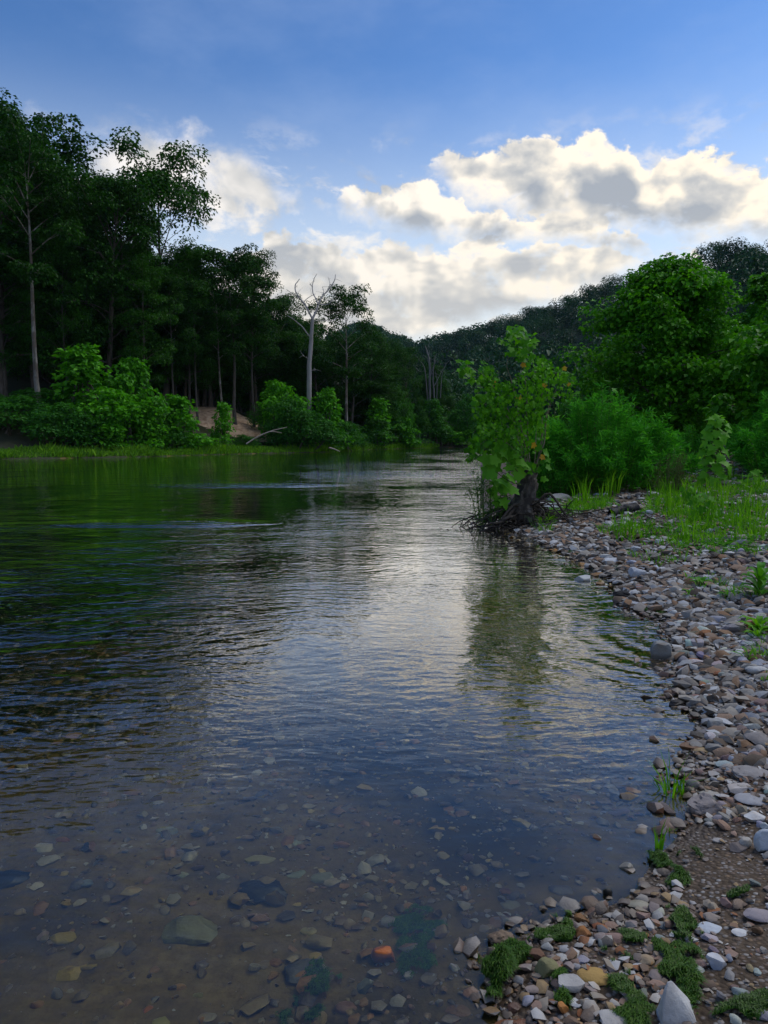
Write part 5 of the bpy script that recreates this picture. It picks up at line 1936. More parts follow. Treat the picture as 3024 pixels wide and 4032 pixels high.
HERO = [
    ((2365, 3962, 2490, 4040), PALE, 'pale grey flat topped slab at the bottom edge left of the white triangular stone', 'block'),
    ((2270, 3795, 2405, 3880), OCHRE, 'long tan ochre stone lying across the pebbles above the pale flat topped slab', 'round'),
    ((2195, 3835, 2300, 3925), PALE, 'pale grey and yellow wedge leaning on the left end of the long tan stone', 'angular'),
    ((2110, 3770, 2200, 3870), OLIVE, 'yellowish broken stone between the green algae mound and the long tan stone', 'angular'),
    ((2195, 3945, 2240, 4000), (0.42, 0.18, 0.05), 'small bright orange angular stone near the bottom edge', 'angular'),
    ((2238, 3925, 2302, 3965), WHITE, 'small white broken stone just above the bright orange one', 'angular'),
    ((2375, 3660, 2460, 3720), PINK, 'pinkish white rounded block right of the rusty broken stones', 'round'),
    ((2258, 3590, 2325, 3650), (0.24, 0.12, 0.04), 'upper brown orange broken stone at the water edge beside the dark algae', 'angular'),
    ((2262, 3645, 2330, 3712), (0.30, 0.13, 0.04), 'lower brown orange broken stone at the water edge, under its twin', 'angular'),
    ((2330, 3615, 2405, 3660), RUST, 'heap of rust red splintered stone right of the brown broken stones', 'angular'),
    ((2498, 3488, 2652, 3532), (0.26, 0.19, 0.14), 'long brown flat topped slab at the corner of the waterline', 'flat'),
    ((2552, 3532, 2668, 3568), (0.20, 0.15, 0.12), 'second brown slab lying just under the long flat topped one', 'flat'),
    ((2472, 3534, 2556, 3588), (0.42, 0.40, 0.31), 'cream stone with faint stripes at the left end of the brown slabs', 'round'),
    ((2506, 3586, 2562, 3632), PINK, 'pinkish stone below the cream striped one', 'angular'),
    ((2658, 3568, 2708, 3600), (0.34, 0.30, 0.33), 'small lilac grey stone right below the brown slabs', 'round'),
    ((2970, 3262, 3060, 3388), (0.48, 0.53, 0.57), 'large bluish white rounded stone cut by the right picture edge', 'round'),
    ((2922, 3186, 3016, 3250), WHITE, 'white faceted stone above the large bluish white one', 'angular'),
    ((2705, 3112, 2842, 3236), (0.30, 0.26, 0.24), 'pitted grey boulder with brown foot standing at the waterline', 'pitted'),
    ((2752, 3108, 2838, 3142), (0.40, 0.38, 0.33), 'smooth pale stone resting on the back of the pitted boulder', 'round'),
    ((2700, 3062, 2756, 3120), (0.19, 0.185, 0.17), 'grey rounded stone at the waterline just behind the pitted boulder', 'round'),
    ((2852, 3072, 2952, 3130), (0.44, 0.40, 0.37), 'white stone with a rust orange band behind the white faceted one', 'angular'),
    ((2896, 3122, 3045, 3172), (0.34, 0.34, 0.35), 'long pale grey stone at the right edge in front of the banded stone', 'round'),
    ((2905, 3292, 2960, 3352), (0.40, 0.39, 0.36), 'upright pale stone touching the left side of the large bluish white one', 'round'),
    ((2872, 3310, 2942, 3364), (0.19, 0.16, 0.145), 'brownish grey stone left of the upright pale one', 'angular'),
    ((2806, 3296, 2850, 3326), (0.42, 0.40, 0.38), 'single pale stone lying alone on the bare mud', 'round'),
    ((2780, 3748, 2862, 3830), (0.50, 0.51, 0.53), 'white angular stone right of the big algae mat', 'angular'),
    ((2750, 3622, 2850, 3672), (0.50, 0.54, 0.58), 'pair like bluish white stone right of the top of the algae mat', 'round'),
    ((2760, 3666, 2828, 3722), (0.42, 0.36, 0.37), 'pinkish white stone right under the bluish white one by the algae', 'angular'),
    ((2790, 3556, 2836, 3612), (0.40, 0.33, 0.24), 'cream upright stone behind the bluish white one by the algae', 'angular'),
    ((2772, 3590, 2842, 3634), (0.30, 0.25, 0.21), 'tan stone leaning against the cream upright one', 'round'),
    ((2930, 3562, 3050, 3640), (0.32, 0.28, 0.29), 'lilac grey stone cut by the right picture edge below the mud', 'round'),
    ((2960, 3642, 3006, 3692), BROWN, 'dull brown stone under the lilac grey one at the right edge', 'angular'),
    ((2880, 3650, 2945, 3690), WHITE, 'white flat stone left of the dull brown one', 'flat'),
    ((2505, 3750, 2576, 3806), (0.34, 0.27, 0.18), 'rounded tan stone left of the big algae mat', 'round'),
    ((2492, 3786, 2532, 3816), WHITE, 'small white stone touching the rounded tan one', 'angular'),
    ((2462, 3826, 2530, 3872), (0.36, 0.20, 0.11), 'orange pink stone in the gap between the algae strips', 'angular'),
    ((2560, 3720, 2622, 3750), (0.44, 0.43, 0.40), 'pale lichen spotted stone at the left border of the algae mat', 'flat'),
    ((2565, 2516, 2638, 2622), (0.24, 0.25, 0.245), 'upright square block standing in the water at the shore', 'block'),
    ((2476, 2238, 2545, 2296), BLUE, 'bluish white pointed block standing on the gravel by the cove', 'angular'),
    ((2268, 2254, 2332, 2302), (0.46, 0.48, 0.46), 'pale leaning stone lying in the shallow edge of the cove', 'angular'),
    ((2368, 2194, 2462, 2222), (0.46, 0.49, 0.52), 'flat bluish white slab behind the cove', 'flat'),
    ((2484, 2154, 2522, 2182), BLUE, 'small bluish white block on the gravel right of the flat slab', 'angular'),
    ((2412, 2322, 2482, 2374), BLACK, 'black wet rock at the waterline of the cove', 'pitted'),
    ((2470, 2362, 2542, 2388), BLUE, 'bluish flat stone right of the black wet rock', 'flat'),
    ((2630, 2400, 2668, 2440), (0.44, 0.47, 0.48), 'bluish white rounded cobble above the square block', 'round'),
    ((2666, 2414, 2738, 2446), PALE, 'long pale cobble right of the bluish white rounded one', 'flat'),
    ((2934, 2386, 3040, 2422), (0.33, 0.34, 0.38), 'broad lilac grey flat boulder at the right edge of the bar', 'round'),
    ((2790, 2448, 2830, 2478), (0.33, 0.34, 0.40), 'bluish triangular cobble in the middle of the bar', 'angular'),
    ((2770, 2556, 2830, 2590), (0.34, 0.33, 0.31), 'smooth grey egg shaped cobble in the middle of the bar', 'round'),
    ((2888, 2546, 2940, 2572), (0.46, 0.45, 0.52), 'flat lilac white stone right of the egg shaped cobble', 'flat'),
    ((2935, 2612, 3035, 2668), (0.46, 0.46, 0.44), 'large pale stone with a ridge at the right picture edge', 'round'),
    ((2664, 2620, 2738, 2652), (0.13, 0.06, 0.035), 'dark reddish brown stone at the waterline below the square block', 'flat'),
    ((2628, 2742, 2702, 2796), (0.035, 0.03, 0.028), 'nearly black knobbly rock in the edge of the water', 'pitted'),
    ((2752, 2776, 2832, 2822), (0.22, 0.21, 0.20), 'grey knobbly stone right of the nearly black rock', 'pitted'),
    ((2822, 2806, 2922, 2846), (0.32, 0.27, 0.25), 'broad pinkish grey stone near the shore below the knobbly one', 'flat'),
    ((2786, 2830, 2846, 2888), (0.28, 0.28, 0.27), 'tilted grey block in front of the broad pinkish stone', 'block'),
    ((2930, 2872, 3040, 2950), (0.24, 0.22, 0.21), 'large angular grey boulder at the right edge', 'angular'),
    ((2716, 2802, 2790, 2832), (0.19, 0.075, 0.03), 'red brown wet stone at the waterline', 'flat'),
    ((2672, 2916, 2762, 2968), (0.20, 0.11, 0.055), 'brown orange wet stone at the corner of the waterline', 'angular'),
    ((2728, 2936, 2792, 2976), (0.36, 0.26, 0.13), 'ochre yellow stone right of the brown orange wet one', 'angular'),
    ((2868, 2966, 2932, 3016), (0.36, 0.37, 0.41), 'bluish grey rounded stone near the right edge', 'round'),
    ((2880, 3008, 3040, 3066), (0.28, 0.26, 0.25), 'long grey knobbly stone at the right edge above the banded one', 'pitted'),
    ((2780, 3030, 2842, 3060), (0.36, 0.35, 0.34), 'pale slab behind the banded stone', 'flat'),
    ((2690, 3048, 2742, 3076), RUST, 'rust orange flake at the waterline', 'flat'),
    ((2404, 3018, 2536, 3066), (0.16, 0.135, 0.11), 'long flat brown slab breaking the surface of the water', 'flat'),
    ((2586, 2916, 2642, 2940), (0.13, 0.13, 0.13), 'small dark stone breaking the surface near the waterline', 'flat'),
    ((2162, 3468, 2254, 3528), (0.15, 0.12, 0.095), 'flat angular brown stone just above the water, left of two dark ones', 'flat'),
    ((2344, 3446, 2380, 3476), (0.055, 0.03, 0.03), 'dark purple brown round stone in the shallows', 'round'),
    ((2374, 3488, 2412, 3544), (0.04, 0.04, 0.036), 'dark upright stone in the shallows near the brown slabs', 'angular'),
    ((2440, 3388, 2492, 3440), (0.38, 0.38, 0.34), 'whitish stone under the shallow water by the algae mound', 'flat'),
    ((1925, 3600, 2070, 3652), (0.30, 0.165, 0.085), 'long orange brown slab in the shallows above the pitted tan stone', 'flat'),
    ((1920, 3652, 2024, 3740), (0.24, 0.17, 0.11), 'pitted tan stone at the water edge above the green algae mound', 'pitted'),
    ((1970, 3540, 2052, 3580), (0.20, 0.18, 0.13), 'greenish tan stone under the shallow water above the orange slab', 'flat'),
    ((2075, 3730, 2150, 3800), (0.16, 0.085, 0.05), 'brown stone half buried in the algae at the waterline', 'angular'),
    ((1752, 3952, 1890, 4000), (0.34, 0.19, 0.075), 'long orange tan slab under the water at the bottom edge', 'flat'),
    ((1940, 4005, 2115, 4050), (0.30, 0.13, 0.06), 'reddish slab at the bottom edge left of the orange angular stone', 'flat'),
    ((1998, 3946, 2056, 3992), (0.13, 0.06, 0.035), 'dark red stone above the reddish slab', 'angular'),
    ((1458, 3690, 1556, 3822), (0.50, 0.15, 0.035), 'bright orange stone lying under the water', 'round'),
    ((1122, 3762, 1308, 3862), (0.11, 0.105, 0.09), 'large dark flat slab under the water', 'flat'),
    ((1402, 3816, 1476, 3938), (0.34, 0.34, 0.25), 'pale pointed stone under the water right of the dark flat slab', 'angular'),
    ((1316, 3930, 1406, 4004), (0.22, 0.12, 0.085), 'pinkish brown rounded stone under the water near the bottom edge', 'round'),
    ((640, 3572, 862, 3716), (0.24, 0.23, 0.12), 'large cracked yellow green boulder under the water', 'angular'),
    ((925, 3425, 1140, 3560), (0.012, 0.015, 0.018), 'large nearly black boulder under the water', 'pitted'),
    ((960, 3358, 1092, 3402), (0.30, 0.255, 0.09), 'yellow stone under the water above the nearly black boulder', 'flat'),
    ((1128, 3412, 1222, 3462), (0.25, 0.26, 0.14), 'pale green stone touching the right side of the nearly black boulder', 'flat'),
    ((1224, 3428, 1322, 3474), (0.22, 0.21, 0.11), 'olive stone right of the pale green one under the water', 'flat'),
    ((1436, 3340, 1532, 3424), (0.30, 0.26, 0.17), 'tan stone with a dark shadowed side under the water', 'angular'),
    ((196, 3650, 302, 3722), (0.36, 0.26, 0.04), 'upper yellow stone under the water at the lower left', 'flat'),
    ((226, 3792, 332, 3862), (0.36, 0.25, 0.035), 'lower yellow stone under the water at the lower left', 'flat'),
    ((680, 3428, 742, 3456), (0.28, 0.27, 0.12), 'small yellow green stone left of the nearly black boulder', 'flat'),
    ((842, 3432, 902, 3468), (0.28, 0.26, 0.16), 'small cream stone at the left side of the nearly black boulder', 'flat'),
    ((610, 3254, 704, 3294), (0.26, 0.26, 0.19), 'greyish pale stone under the water farther out', 'flat'),
    ((1120, 3290, 1196, 3338), (0.22, 0.24, 0.14), 'greenish stone under the water above the yellow one', 'flat'),
    ((1180, 3640, 1250, 3690), (0.32, 0.26, 0.09), 'yellow ochre stone under the water left of the bright orange one', 'round'),
    ((-60, 3390, 115, 3500), (0.012, 0.016, 0.022), 'dark boulder under the water cut by the left picture edge', 'round'),
    ((684, 3866, 734, 3906), (0.38, 0.21, 0.05), 'small orange yellow stone in the brown shallows at the bottom', 'flat'),
    ((600, 3996, 670, 4046), (0.30, 0.26, 0.05), 'yellow stone at the bottom edge of the brown shallows', 'flat'),
    ((776, 3980, 852, 4022), (0.28, 0.22, 0.13), 'tan flat stone at the bottom edge right of the yellow one', 'flat'),
    ((310, 3455, 370, 3498), (0.17, 0.19, 0.17), 'greyish stone under the water above the upper yellow one', 'flat'),
    ((2135, 2195, 2246, 2212), (0.24, 0.27, 0.24), 'thin flat pale ledge stone breaking the water below the stump', 'flat'),
    ((2120, 1985, 2215, 2020), (0.46, 0.50, 0.56), 'bluish white flat stone beside the foot of the stump', 'flat'),
    ((2160, 1945, 2245, 1985), (0.36, 0.35, 0.32), 'pale stone heap end behind the foot of the stump', 'round'),
    ((2540, 2010, 2572, 2032), (0.45, 0.49, 0.54), 'small bluish white cobble right of the black charred log', 'round'),
    ((2440, 2040, 2482, 2066), (0.34, 0.40, 0.33), 'pale greenish stone in front of the black charred log', 'angular'),
    ((2886, 2022, 2912, 2046), (0.44, 0.48, 0.53), 'small bluish stone lying in the grass patch', 'round'),
    ((2650, 1810, 2720, 1836), (0.48, 0.48, 0.47), 'white stone heap on the path left of the young bright sycamore', 'round'),
    ((2640, 1882, 2740, 1906), (0.40, 0.41, 0.42), 'pale flat stone across the gravel path below the willow bush', 'flat'),
]
for box, col, lab, shp in HERO:
    place_stone(box, col, lab, shp, sink=0.12 if box[1] < 2300 else 0.2)

# the white triangular stone that stands at the bottom of the picture
p = hit(2655, 4020)
V, F = wedge([tuple(0.72 * q for q in v) for v in [(-0.055, -0.04, -0.03), (0.085, -0.05, -0.03), (0.105, 0.05, -0.03), (-0.05, 0.055, -0.03), (-0.045, 0.02, 0.06), (-0.036, 0.035, 0.128), (-0.012, 0.05, 0.125),
              (0.075, 0.055, 0.015), (0.085, -0.045, 0.0), (-0.05, -0.035, 0.02)]], 3)
o = link('river_stone', rock_mesh(V, F), loc=p, rot=(0.15, 0.06, -0.1))
o.color = (0.50, 0.50, 0.49, 1)
tag(o, 'white triangular stone standing on edge at the bottom right of the picture', 'stone', 'stones singled out on the shore')
STONES.append((p.x, p.y, 0.1, 'white triangular stone'))

# ---------------------------------------------------- further single cobbles, copies of a few shapes
COB = []
for i in range(12):
    V, F = rock(300 + i, 2, int(RNG.integers(6, 11)), 0.5, 0.88, 0.07)
    COB.append(rock_mesh(V * [0.5, 0.5 * RNG.uniform(0.6, 0.85), 0.5 * RNG.uniform(0.35, 0.62)], F, sharp=30))
COB_BED = [m_.copy() for m_ in COB]
for m_ in COB_BED:
    m_.materials[0] = M['bed_stone']
TONES = [('bluish white', (0.42, 0.45, 0.49)), ('pale grey', (0.36, 0.355, 0.35)), ('white', (0.52, 0.52, 0.51)), ('grey', (0.23, 0.225, 0.22)),
         ('pinkish brown', (0.27, 0.185, 0.15)), ('tan', (0.31, 0.24, 0.165)), ('lilac grey', (0.29, 0.27, 0.30)), ('orange brown', (0.30, 0.145, 0.06)),
         ('dark brown', (0.10, 0.07, 0.05))]
SHORT = {}
for x, y, r, lab in STONES:
    SHORT[lab] = ' '.join(lab.split()[:4]).replace(' at the', '').replace(' with a', '').replace(' with', '')
    for stop in (' under', ' lying', ' standing', ' breaking', ' in', ' on', ' right', ' left', ' touching', ' just', ' near', ' at', ' cut', ' resting', ' leaning', ' behind', ' beside', ' and', ' of', ' between', ' across', ' below', ' above'):
        if SHORT[lab].endswith(stop):
            SHORT[lab] = SHORT[lab][:-len(stop)]
used = {}
sr = np.random.default_rng(55)


def near_rel(x, y):
    best = min(STONES, key=lambda s: (s[0] - x) ** 2 + (s[1] - y) ** 2)
    dx, dy = x - best[0], y - best[1]
    if abs(dx) > abs(dy) * 0.7:
        w = 'right of' if dx > 0 else 'left of'
    else:
        w = 'behind' if dy > 0 else 'in front of'
    return w, SHORT[best[3]]


ZONES = [(95, [(2680, 2420), (3024, 2380), (3024, 3060), (2700, 3060), (2760, 2880), (2690, 2640)], 38, 78, 0), (28, [(2350, 2180), (3024, 2150), (3024, 2400), (2560, 2400)], 28, 52, 0),
         (30, [(2200, 3640), (2560, 3540), (3024, 3420), (3024, 4032), (2100, 4032), (2050, 3860)], 34, 66, 0), (18, [(2720, 3060), (3024, 3060), (3024, 3280), (2760, 3260)], 38, 70, 0),
         (26, [(0, 3300), (1700, 3250), (2350, 3480), (1900, 3760), (1950, 4032), (0, 4032)], 40, 80, 1)]
for cnt, poly, smin, smax, wet in ZONES:
    poly = np.array(poly, float)
    lo, hi = poly.min(0), poly.max(0)
    made = 0
    for _ in range(cnt * 12):
        if made >= cnt:
            break
        X, Y = sr.uniform(lo, hi)
        if not in_poly(np.array([[X, Y]]), poly)[0]:
            continue
        p = hit_bed(X, Y)
        if (p.z > 0.0) == bool(wet):
            continue
        _, _, dp = proj(np.array([p]))
        w = sr.uniform(smin, smax) * float(dp[0]) / FPX / PXS
        if any((s[0] - p.x) ** 2 + (s[1] - p.y) ** 2 < ((s[2] + w * 0.5) * 0.85) ** 2 for s in STONES):
            continue
        tone, c = TONES[int(sr.choice(9, p=[.13, .22, .10, .17, .13, .11, .06, .05, .03] if not wet else [0, .10, 0, .12, .24, .28, 0, .18, .08]))]
        shape = 'cobble' if sr.random() < 0.5 else 'stone'
        rel, ref = near_rel(p.x, p.y)
        lab = f'{tone} {shape} {"under the water " if wet else ""}{rel} the {ref}'
        k = used.get(lab, 0)
        used[lab] = k + 1
        if k:
            lab = f'{("flatter", "smaller", "rougher", "rounder")[min(k - 1, 3)]} {tone} {shape} {"under the water " if wet else ""}further {rel} the {ref}'
        o = link('river_stone', (COB_BED if wet else COB)[int(sr.integers(0, 12))], None, p + Vector((0, 0, w * 0.12)), (sr.normal() * 0.2, sr.normal() * 0.2, sr.uniform(0, 6.28)), w)
        if wet:
            tone_c = {'tan': (0.38, 0.27, 0.11), 'pinkish brown': (0.30, 0.18, 0.10), 'orange brown': (0.42, 0.19, 0.05)}
            c = tone_c.get(tone, tuple(q * k_ for q, k_ in zip(c, (0.85, 0.74, 0.52))))
        o.color = (*[min(1, q * sr.uniform(0.85, 1.12)) for q in c], 1)
        tag(o, ' '.join(lab.split()[:16]), 'stone', 'loose cobbles of the gravel bar' if not wet else 'loose stones on the river bed')
        STONES_ADD = (p.x, p.y, w * 0.5, lab)
        used_s = STONES_ADD
        made += 1

# ---------------------------------------------------- gravel: everything smaller
BASE = {1: [rock(400 + i, 1, int(RNG.integers(6, 11)), 0.48, 0.88, 0.08) for i in range(14)]}


def scatter(name, label, P, size, sink=0.1, flat=(0.28, 0.6), seed=0, mat='gravel'):
    rng = np.random.default_rng(seed)
    g = Geo()
    n = len(P)
    kind = rng.integers(0, 14, n)
    yaw = rng.uniform(0, 6.28, n)
    tx, ty = rng.normal(size=n) * 0.22, rng.normal(size=n) * 0.22
    sc = np.column_stack([size, size * rng.uniform(0.55, 0.95, n), size * rng.uniform(*flat, n)]) * 0.5
    for k in range(14):
        i = np.where(kind == k)[0]
        if not len(i):
            continue
        V, F = BASE[1][k]
        W = V[None] * sc[i][:, None]
        c, s = np.cos(tx[i])[:, None], np.sin(tx[i])[:, None]
        y, z = W[..., 1] * c - W[..., 2] * s, W[..., 1] * s + W[..., 2] * c
        c, s = np.cos(ty[i])[:, None], np.sin(ty[i])[:, None]
        x, z = W[..., 0] * c + z * s, -W[..., 0] * s + z * c
        c, s = np.cos(yaw[i])[:, None], np.sin(yaw[i])[:, None]
        x, y = x * c - y * s, x * s + y * c
        W = np.stack([x, y, z], -1) + P[i][:, None] + np.column_stack([np.zeros(len(i)), np.zeros(len(i)), sc[i][:, 2] * (1 - sink * 2)])[:, None]
        FF = F[None] + (np.arange(len(i)) * len(V))[:, None, None]
        g.add(W.reshape(-1, 3), FF.reshape(-1, 3))
    o = link(name, g.mesh(name, [M[mat]], True, 40))
    tag(o, label, 'gravel', kind='stuff')
    return g.tris()


def ground_points(n, x0, x1, y0, y1, cond, rng):
    P = rng.uniform((x0, y0), (x1, y1), (n, 2))
    h, sd_, _, dist = terrain(P)
    Q = np.column_stack([P, h])
    k = seen(Q, 150) & cond(h, sd_, dist, P)
    X, Y, _ = proj(Q)
    return Q[k], X[k], Y[k], dist[k]


gv = np.random.default_rng(90)
MUD = np.array([(2600, 3420), (2690, 3290), (2740, 3240), (3024, 3240), (3024, 3560), (2860, 3600), (2760, 3560), (2700, 3480)], float)
SOIL = np.array([(2620, 3860), (2880, 3560), (3100, 3560), (3100, 4100), (2500, 4100)], float)
land = lambda h, s, d, P: (s == 1) & (h > -0.01)
Q1, X1, Y1, D1 = ground_points(110000, -0.3, 4.4, 1.7, 7.5, land, gv)
k = gv.random(len(Q1)) < np.where(in_poly(np.column_stack([X1, Y1]), MUD), 0.22, np.where(in_poly(np.column_stack([X1, Y1]), SOIL), 0.4, 1.0)) * 0.62
Q1, s1 = Q1[k], None
mud1 = in_poly(np.column_stack([X1[k], Y1[k]]), MUD) | in_poly(np.column_stack([X1[k], Y1[k]]), SOIL)
s1 = np.clip(gv.lognormal(math.log(0.019), 0.80, len(Q1)), 0.007, 0.10) * np.where(mud1, 0.55, 1.0)
far_grow = np.clip((Q1[:, 1] - 3.0) / 4.0, 0, 1) * 0.4 + 1
s1 = s1 * far_grow
warm = Q1[:, 1] + 0.5 * vnoise(Q1[:, :2], 1.2, 3) + gv.normal(size=len(Q1)) * 0.25 < 3.15
s1 = np.where(warm, np.minimum(s1, 0.06), s1)
scatter('gravel', 'warm tan, rust and white gravel at the near end of the bar', Q1[warm], s1[warm] * 0.8, seed=1, mat='gravel_warm')
scatter('gravel', 'mixed grey and bluish white river gravel of the near bar', Q1[~warm], s1[~warm], seed=6)
Q2, X2, Y2, D2 = ground_points(42000, 1.0, 10.0, 7.5, 14.5, land, gv)
veg = in_poly(np.column_stack([X2, Y2]), POLY_LOW) | in_poly(np.column_stack([X2, Y2]), POLY_TALL)
k = gv.random(len(Q2)) < np.where(veg, 0.40, 0.85)
Q2 = Q2[k]
scatter('gravel', 'pale flat gravel of the bar in the middle distance', Q2, np.clip(gv.lognormal(math.log(0.042), 0.68, len(Q2)), 0.016, 0.15), seed=2)
Q3, X3, Y3, D3 = ground_points(26000, 2.0, 16.0, 14.5, 30, lambda h, s, d, P: (s == 1) & (d > 0.1), gv)
k = (X3 > 2080) & (Y3 > 1770) & (gv.random(len(Q3)) < 0.22)
Q3 = Q3[k]
scatter('gravel', 'pale gravel of the path that runs back between the bushes', Q3, np.clip(gv.lognormal(math.log(0.11), 0.4, len(Q3)), 0.05, 0.25), seed=3)
Q4, X4, Y4, D4 = ground_points(170000, -4.0, 4.5, 1.6, 7.0, lambda h, s, d, P: (s == 0), gv)
k = gv.random(len(Q4)) < np.interp(D4, [-3, -0.8, 0], [0.20, 0.30, 0.6]) * (0.6 + 0.6 * vnoise(Q4[:, :2], 1.1, 6))
Q4 = Q4[k]
s4 = np.clip(gv.lognormal(math.log(0.017), 0.75, len(Q4)), 0.006, 0.09)
edge = D4[k] > -0.35
scatter('gravel', 'wet gravel lying right along the waterline', Q4[edge], s4[edge], seed=8, mat='gravel_warm')
Q4, s4 = Q4[~edge], s4[~edge]
scatter('submerged_gravel', 'brown and grey gravel on the river bed seen through the clear shallow water', Q4, s4, sink=0.2, seed=4, mat='gravel_bed')
Q5, X5, Y5, D5 = ground_points(16000, -9, 4.5, 7.5, 14, lambda h, s, d, P: (s == 0) & (d > -5), gv)
k = gv.random(len(Q5)) < 0.35
Q5 = Q5[k]
scatter('submerged_gravel', 'darker gravel on the river bed farther out', Q5, np.clip(gv.lognormal(math.log(0.06), 0.5, len(Q5)), 0.02, 0.16), sink=0.2, seed=5, mat='gravel_bed')

# ---------------------------------------------------- algae mats
ar = np.random.default_rng(12)


def algae(X, Y, rx, ry, label, h=0.035, n=1500, seed=0):
    """a lumpy mat of thread algae: rx, ry in photograph pixels"""
    n = int(n * 2.2)
    c = hit_bed(X, Y)
    _, _, dp = proj(np.array([c]))
    mpp = float(dp[0]) / FPX / PXS
    a = math.atan2(CAM_H - c.z, c.y)
    wx, wy = rx * mpp, ry * mpp / max(math.sin(a), 0.12)
    o = bpy.data.objects.new('algae_mat', None)
    COL.objects.link(o)
    o.location = c
    tag(o, label, 'algae', 'green algae mats along the waterline')
    nr, nt = 14, 44
    rr = np.linspace(0, 1, nr)
    tt = np.arange(nt) * 2 * math.pi / nt
    out = 1 + 0.30 * np.sin(tt * 2 + seed) + 0.18 * np.sin(tt * 3 + seed * 2.3) + 0.13 * np.sin(tt * 5 + seed * 1.7) + 0.12 * np.sin(tt * 8 + seed)
    Rr, Tt = np.meshgrid(rr, tt, indexing='ij')
    x = np.cos(Tt) * Rr * wx * out[None]
    y = np.sin(Tt) * Rr * wy * out[None]
    P = np.column_stack([x.ravel(), y.ravel()])
    gh = terrain(P + [c.x, c.y])[0] - c.z

    def top(Pl, r, ghl):
        return ghl + 0.7 * h * np.clip(1 - r ** 2, 0, 1) ** 0.6 * (0.7 + 0.7 * fbm(Pl, 16, 3, 30 + seed)) + 0.006 - 0.012 * (r > 0.98)
    V = np.column_stack([P, top(P, Rr.ravel(), gh)])
    i = np.arange(nr - 1)[:, None] * nt
    j = np.arange(nt)[None]
    k = (j + 1) % nt
    g = Geo()
    FF = np.stack([i + j, i + nt + j, i + nt + k, i + k], -1).reshape(-1, 4)
    rag = fbm(P, 22, 2, 60 + seed) - 1.1 * np.clip(Rr.ravel() - 0.45, 0, 1)
    FF = FF[rag[FF].mean(1) > -0.30]
    g.add(V, FF)
    link('mat', g.mesh('algae', [M['algae_base']], True), o)
    g = Geo()
    t = ar.uniform(0, 6.28, n)
    r = np.sqrt(ar.random(n)) * 1.04
    oo = np.interp(t % (2 * math.pi), np.append(tt, 2 * math.pi), np.append(out, out[0]))
    B = np.column_stack([np.cos(t) * r * wx * oo, np.sin(t) * r * wy * oo])
    kk = fbm(B, 22, 2, 60 + seed) - 1.1 * np.clip(r - 0.45, 0, 1) > -0.36
    B, r, n = B[kk], r[kk], int(kk.sum())
    bh = top(B, np.clip(r, 0, 1), terrain(B + [c.x, c.y])[0] - c.z)
    L = ar.uniform(0.006, 0.018, n)
    flow = 1.5 * vnoise(B, 9, 3 + seed) + ar.normal(size=n) * 0.7 + seed
    d = np.column_stack([np.cos(flow), np.sin(flow)]) * L[:, None]
    p0 = np.column_stack([B, bh])
    p1 = p0 + np.column_stack([d * 0.5, ar.uniform(0.002, 0.012, n)])
    p2 = p0 + np.column_stack([d + ar.normal(size=(n, 2)) * 0.006, ar.uniform(-0.004, 0.006, n)])
    s = np.column_stack([-d[:, 1], d[:, 0], np.zeros(n)]) / L[:, None] * ar.uniform(0.0007, 0.0016, n)[:, None]
    V = np.stack([p0 - s, p0 + s, p1 + s, p1 - s, p2], 1).reshape(-1, 3)
    k = np.arange(n)[:, None] * 5
    g.add(V, np.concatenate([k + [[0, 1, 2]], k + [[0, 2, 3]], k + [[3, 2, 4]]]))
    tag(link('threads', g.mesh('algae_threads', [M['algae']]), o), kind='stuff')


def c7(x, y):
    return (1700 + x * .798, 2900 + y * .798)


for i, (q, rx, ry, h, n, lab) in enumerate((
        (c7(345, 1165), 95, 90, 0.06, 5200, 'thick bright green algae mound at the water edge, leftmost of the mats'),
        (c7(595, 1000), 85, 32, 0.025, 2400, 'grey green algae ribbon along the waterline right of the leftmost mound'),
        (c7(655, 930), 48, 42, 0.03, 1600, 'dark algae tuft at the waterline beside the brown broken stones'),
        (c7(420, 1070), 48, 40, 0.03, 1500, 'algae patch joining the leftmost mound and the ribbon at the waterline'),
        (c7(1165, 670), 58, 66, 0.035, 2600, 'grey green algae mound on the waterline at the edge of the mud'),
        (c7(1270, 590), 50, 18, 0.015, 700, 'thin brownish algae streak behind the grey green mound on the mud'),
        (c7(1225, 1150), 105, 115, 0.05, 6200, 'largest dark green algae mat in the stones at lower right'),
        (c7(1250, 950), 52, 80, 0.04, 3000, 'upper arm of algae reaching up from the largest mat'),
        (c7(930, 1130), 36, 80, 0.025, 1700, 'narrow algae strip between the tan rounded stone and the long tan stone'),
        (c7(1000, 1010), 44, 30, 0.025, 1200, 'small algae tuft right of the pinkish white rounded block'),
        (c7(960, 1290), 60, 50, 0.02, 1500, 'thin algae strip behind the pale flat topped slab'),
        (c7(1000, 1380), 70, 36, 0.02, 1500, 'yellow green algae at the bottom edge between the slab and the triangular stone'),
        (c7(630, 1265), 52, 48, 0.025, 1500, 'dark algae patch left of the small white broken stone'),
        (c7(1570, 1345), 100, 40, 0.02, 1900, 'flat olive algae patch in the bottom right corner'),
        (c7(1515, 790), 40, 36, 0.02, 900, 'small algae tuft on the gravel near the right edge below the mud'),
        (c6(470, 450), 46, 14, 0.02, 500, 'olive algae on the stones at the far corner of the cove'),
        (c6(660, 545), 42, 12, 0.02, 500, 'dark green algae behind the bluish white pointed block'),
        (c6(930, 832), 42, 12, 0.02, 500, 'dark green algae left of the bluish white rounded cobble'))):
    algae(*q, rx, ry, lab, h, n, i)
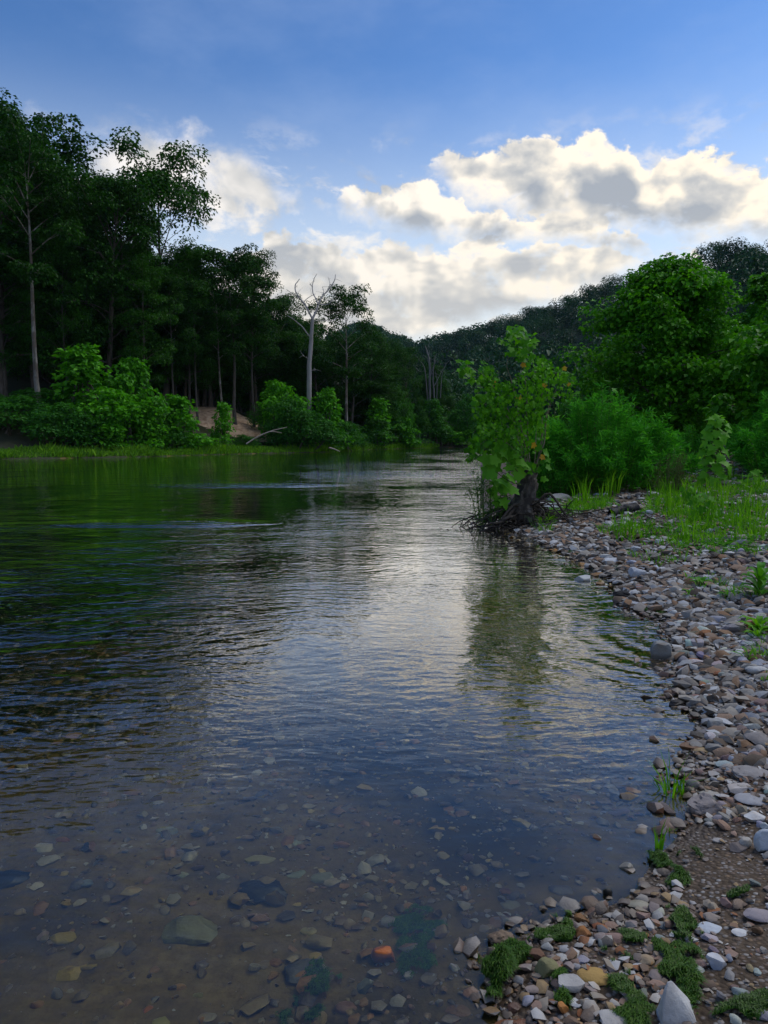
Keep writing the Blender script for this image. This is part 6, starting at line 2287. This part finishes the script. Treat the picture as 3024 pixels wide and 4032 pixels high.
for i, (q, rx, ry, h, n, lab) in enumerate((((1640, 3690), 110, 110, 0.022, 4200, 'soft green algae cloud under the water right of the bright orange stone'),
                                            ((1240, 3900), 120, 90, 0.03, 2200, 'dark algae growing round the dark flat slab under the water'))):
    algae(*q, rx, ry, lab, h, n, 30 + i)

# ---------------------------------------------------- grass clumps standing in the shallows
for i, ((X, Y), n, h, sp_, bend, lab) in enumerate((((2640, 3128), 26, 0.16, 0.035, 1.1, 'green grass clump with long drooping blades growing out of the shallow water'),
                                                   ((2590, 3348), 9, 0.17, 0.015, 0.25, 'thin upright grass blades at the waterline above the algae mound'),
                                                   ((2636, 3268), 6, 0.06, 0.01, 0.5, 'tiny grass shoot in the water between the two clumps'),
                                                   ((2690, 3120), 12, 0.10, 0.03, 0.5, 'small grass tuft against the pitted boulder'))):
    b = hit(X, Y, True)
    g = Geo()
    blade_tuft(g, np.array([0, 0, -0.03]), n, h, sp_, ar, 0.008, bend)
    o = link('grass_clump', g.mesh('grass_clump', [M['grass']]), loc=(b.x, b.y, max(b.z, 0)))
    tag(o, lab, 'grass', 'grass clumps in the shallows', 'thing')

# ---------------------------------------------------- wood lying on the bar
for pts, r0, r1, mat, nm, lab in (([c4(885, 1050), c4(920, 1035), c4(960, 1028), c4(1002, 1022)], 0.075, 0.10, 'charred', 'charred_log', 'short black charred log lying on the gravel beside the grass patch'),
                                  ([c4(935, 955), c4(975, 950), c4(1010, 944)], 0.035, 0.03, 'driftwood', 'driftwood_stick', 'grey weathered stick on the path right of the tall grass'),
                                  ([c4(760, 962), c4(810, 958), c4(850, 962)], 0.025, 0.02, 'driftwood', 'driftwood_stick', 'pale stick lying in the tall grass'),
                                  ([c4(535, 925), c4(580, 918), c4(620, 930)], 0.03, 0.015, 'driftwood', 'driftwood_stick', 'thin root like stick behind the stump')):
    P = []
    for q in pts:
        h_ = hit(*q)
        P.append(np.array(h_) + [0, 0, r0 * 0.8])
    b = P[0].copy()
    path = smooth_path([p_ - b for p_ in P], 12)
    g = Geo()
    tube(g, path, np.linspace(r0, r1, 12) * (1 + 0.18 * np.sin(np.arange(12) * 1.9)), 9)
    V = np.concatenate(g.v)
    V = V + 0.012 * np.column_stack([fbm(V, 12, 3, 1), fbm(V, 12, 3, 2), fbm(V, 12, 3, 3)])
    FF = g.f
    g2 = Geo()
    g2.v, g2.f, g2.m, g2.n = [V], FF, g.m, len(V)
    o = link(nm, g2.mesh(nm, [M[mat]], True, 60), loc=b)
    tag(o, lab, 'log' if 'log' in nm else 'stick')


# ------------------------------------------------------------------ evening haze in the valley
def build_haze():
    m, g, out = new_mat('haze')
    v = g.node('ShaderNodeVolumePrincipled', 0)
    n = v.s.node
    n.inputs['Color'].default_value = (0.42, 0.70, 1.0, 1)
    n.inputs['Density'].default_value = 0.00005
    n.inputs['Anisotropy'].default_value = 0.0
    g.nt.links.new(v.s, out.inputs[1])
    bm = bmesh.new()
    bmesh.ops.create_cube(bm, size=1.0)
    me = bpy.data.meshes.new('haze')
    bm.to_mesh(me)
    bm.free()
    me.materials.append(m)
    o = link('haze', me, None, (0, 0, 60), None, (6200, 6200, 140))
    tag(o, 'thin blue evening haze lying in the valley', 'haze', kind='stuff')


build_haze()
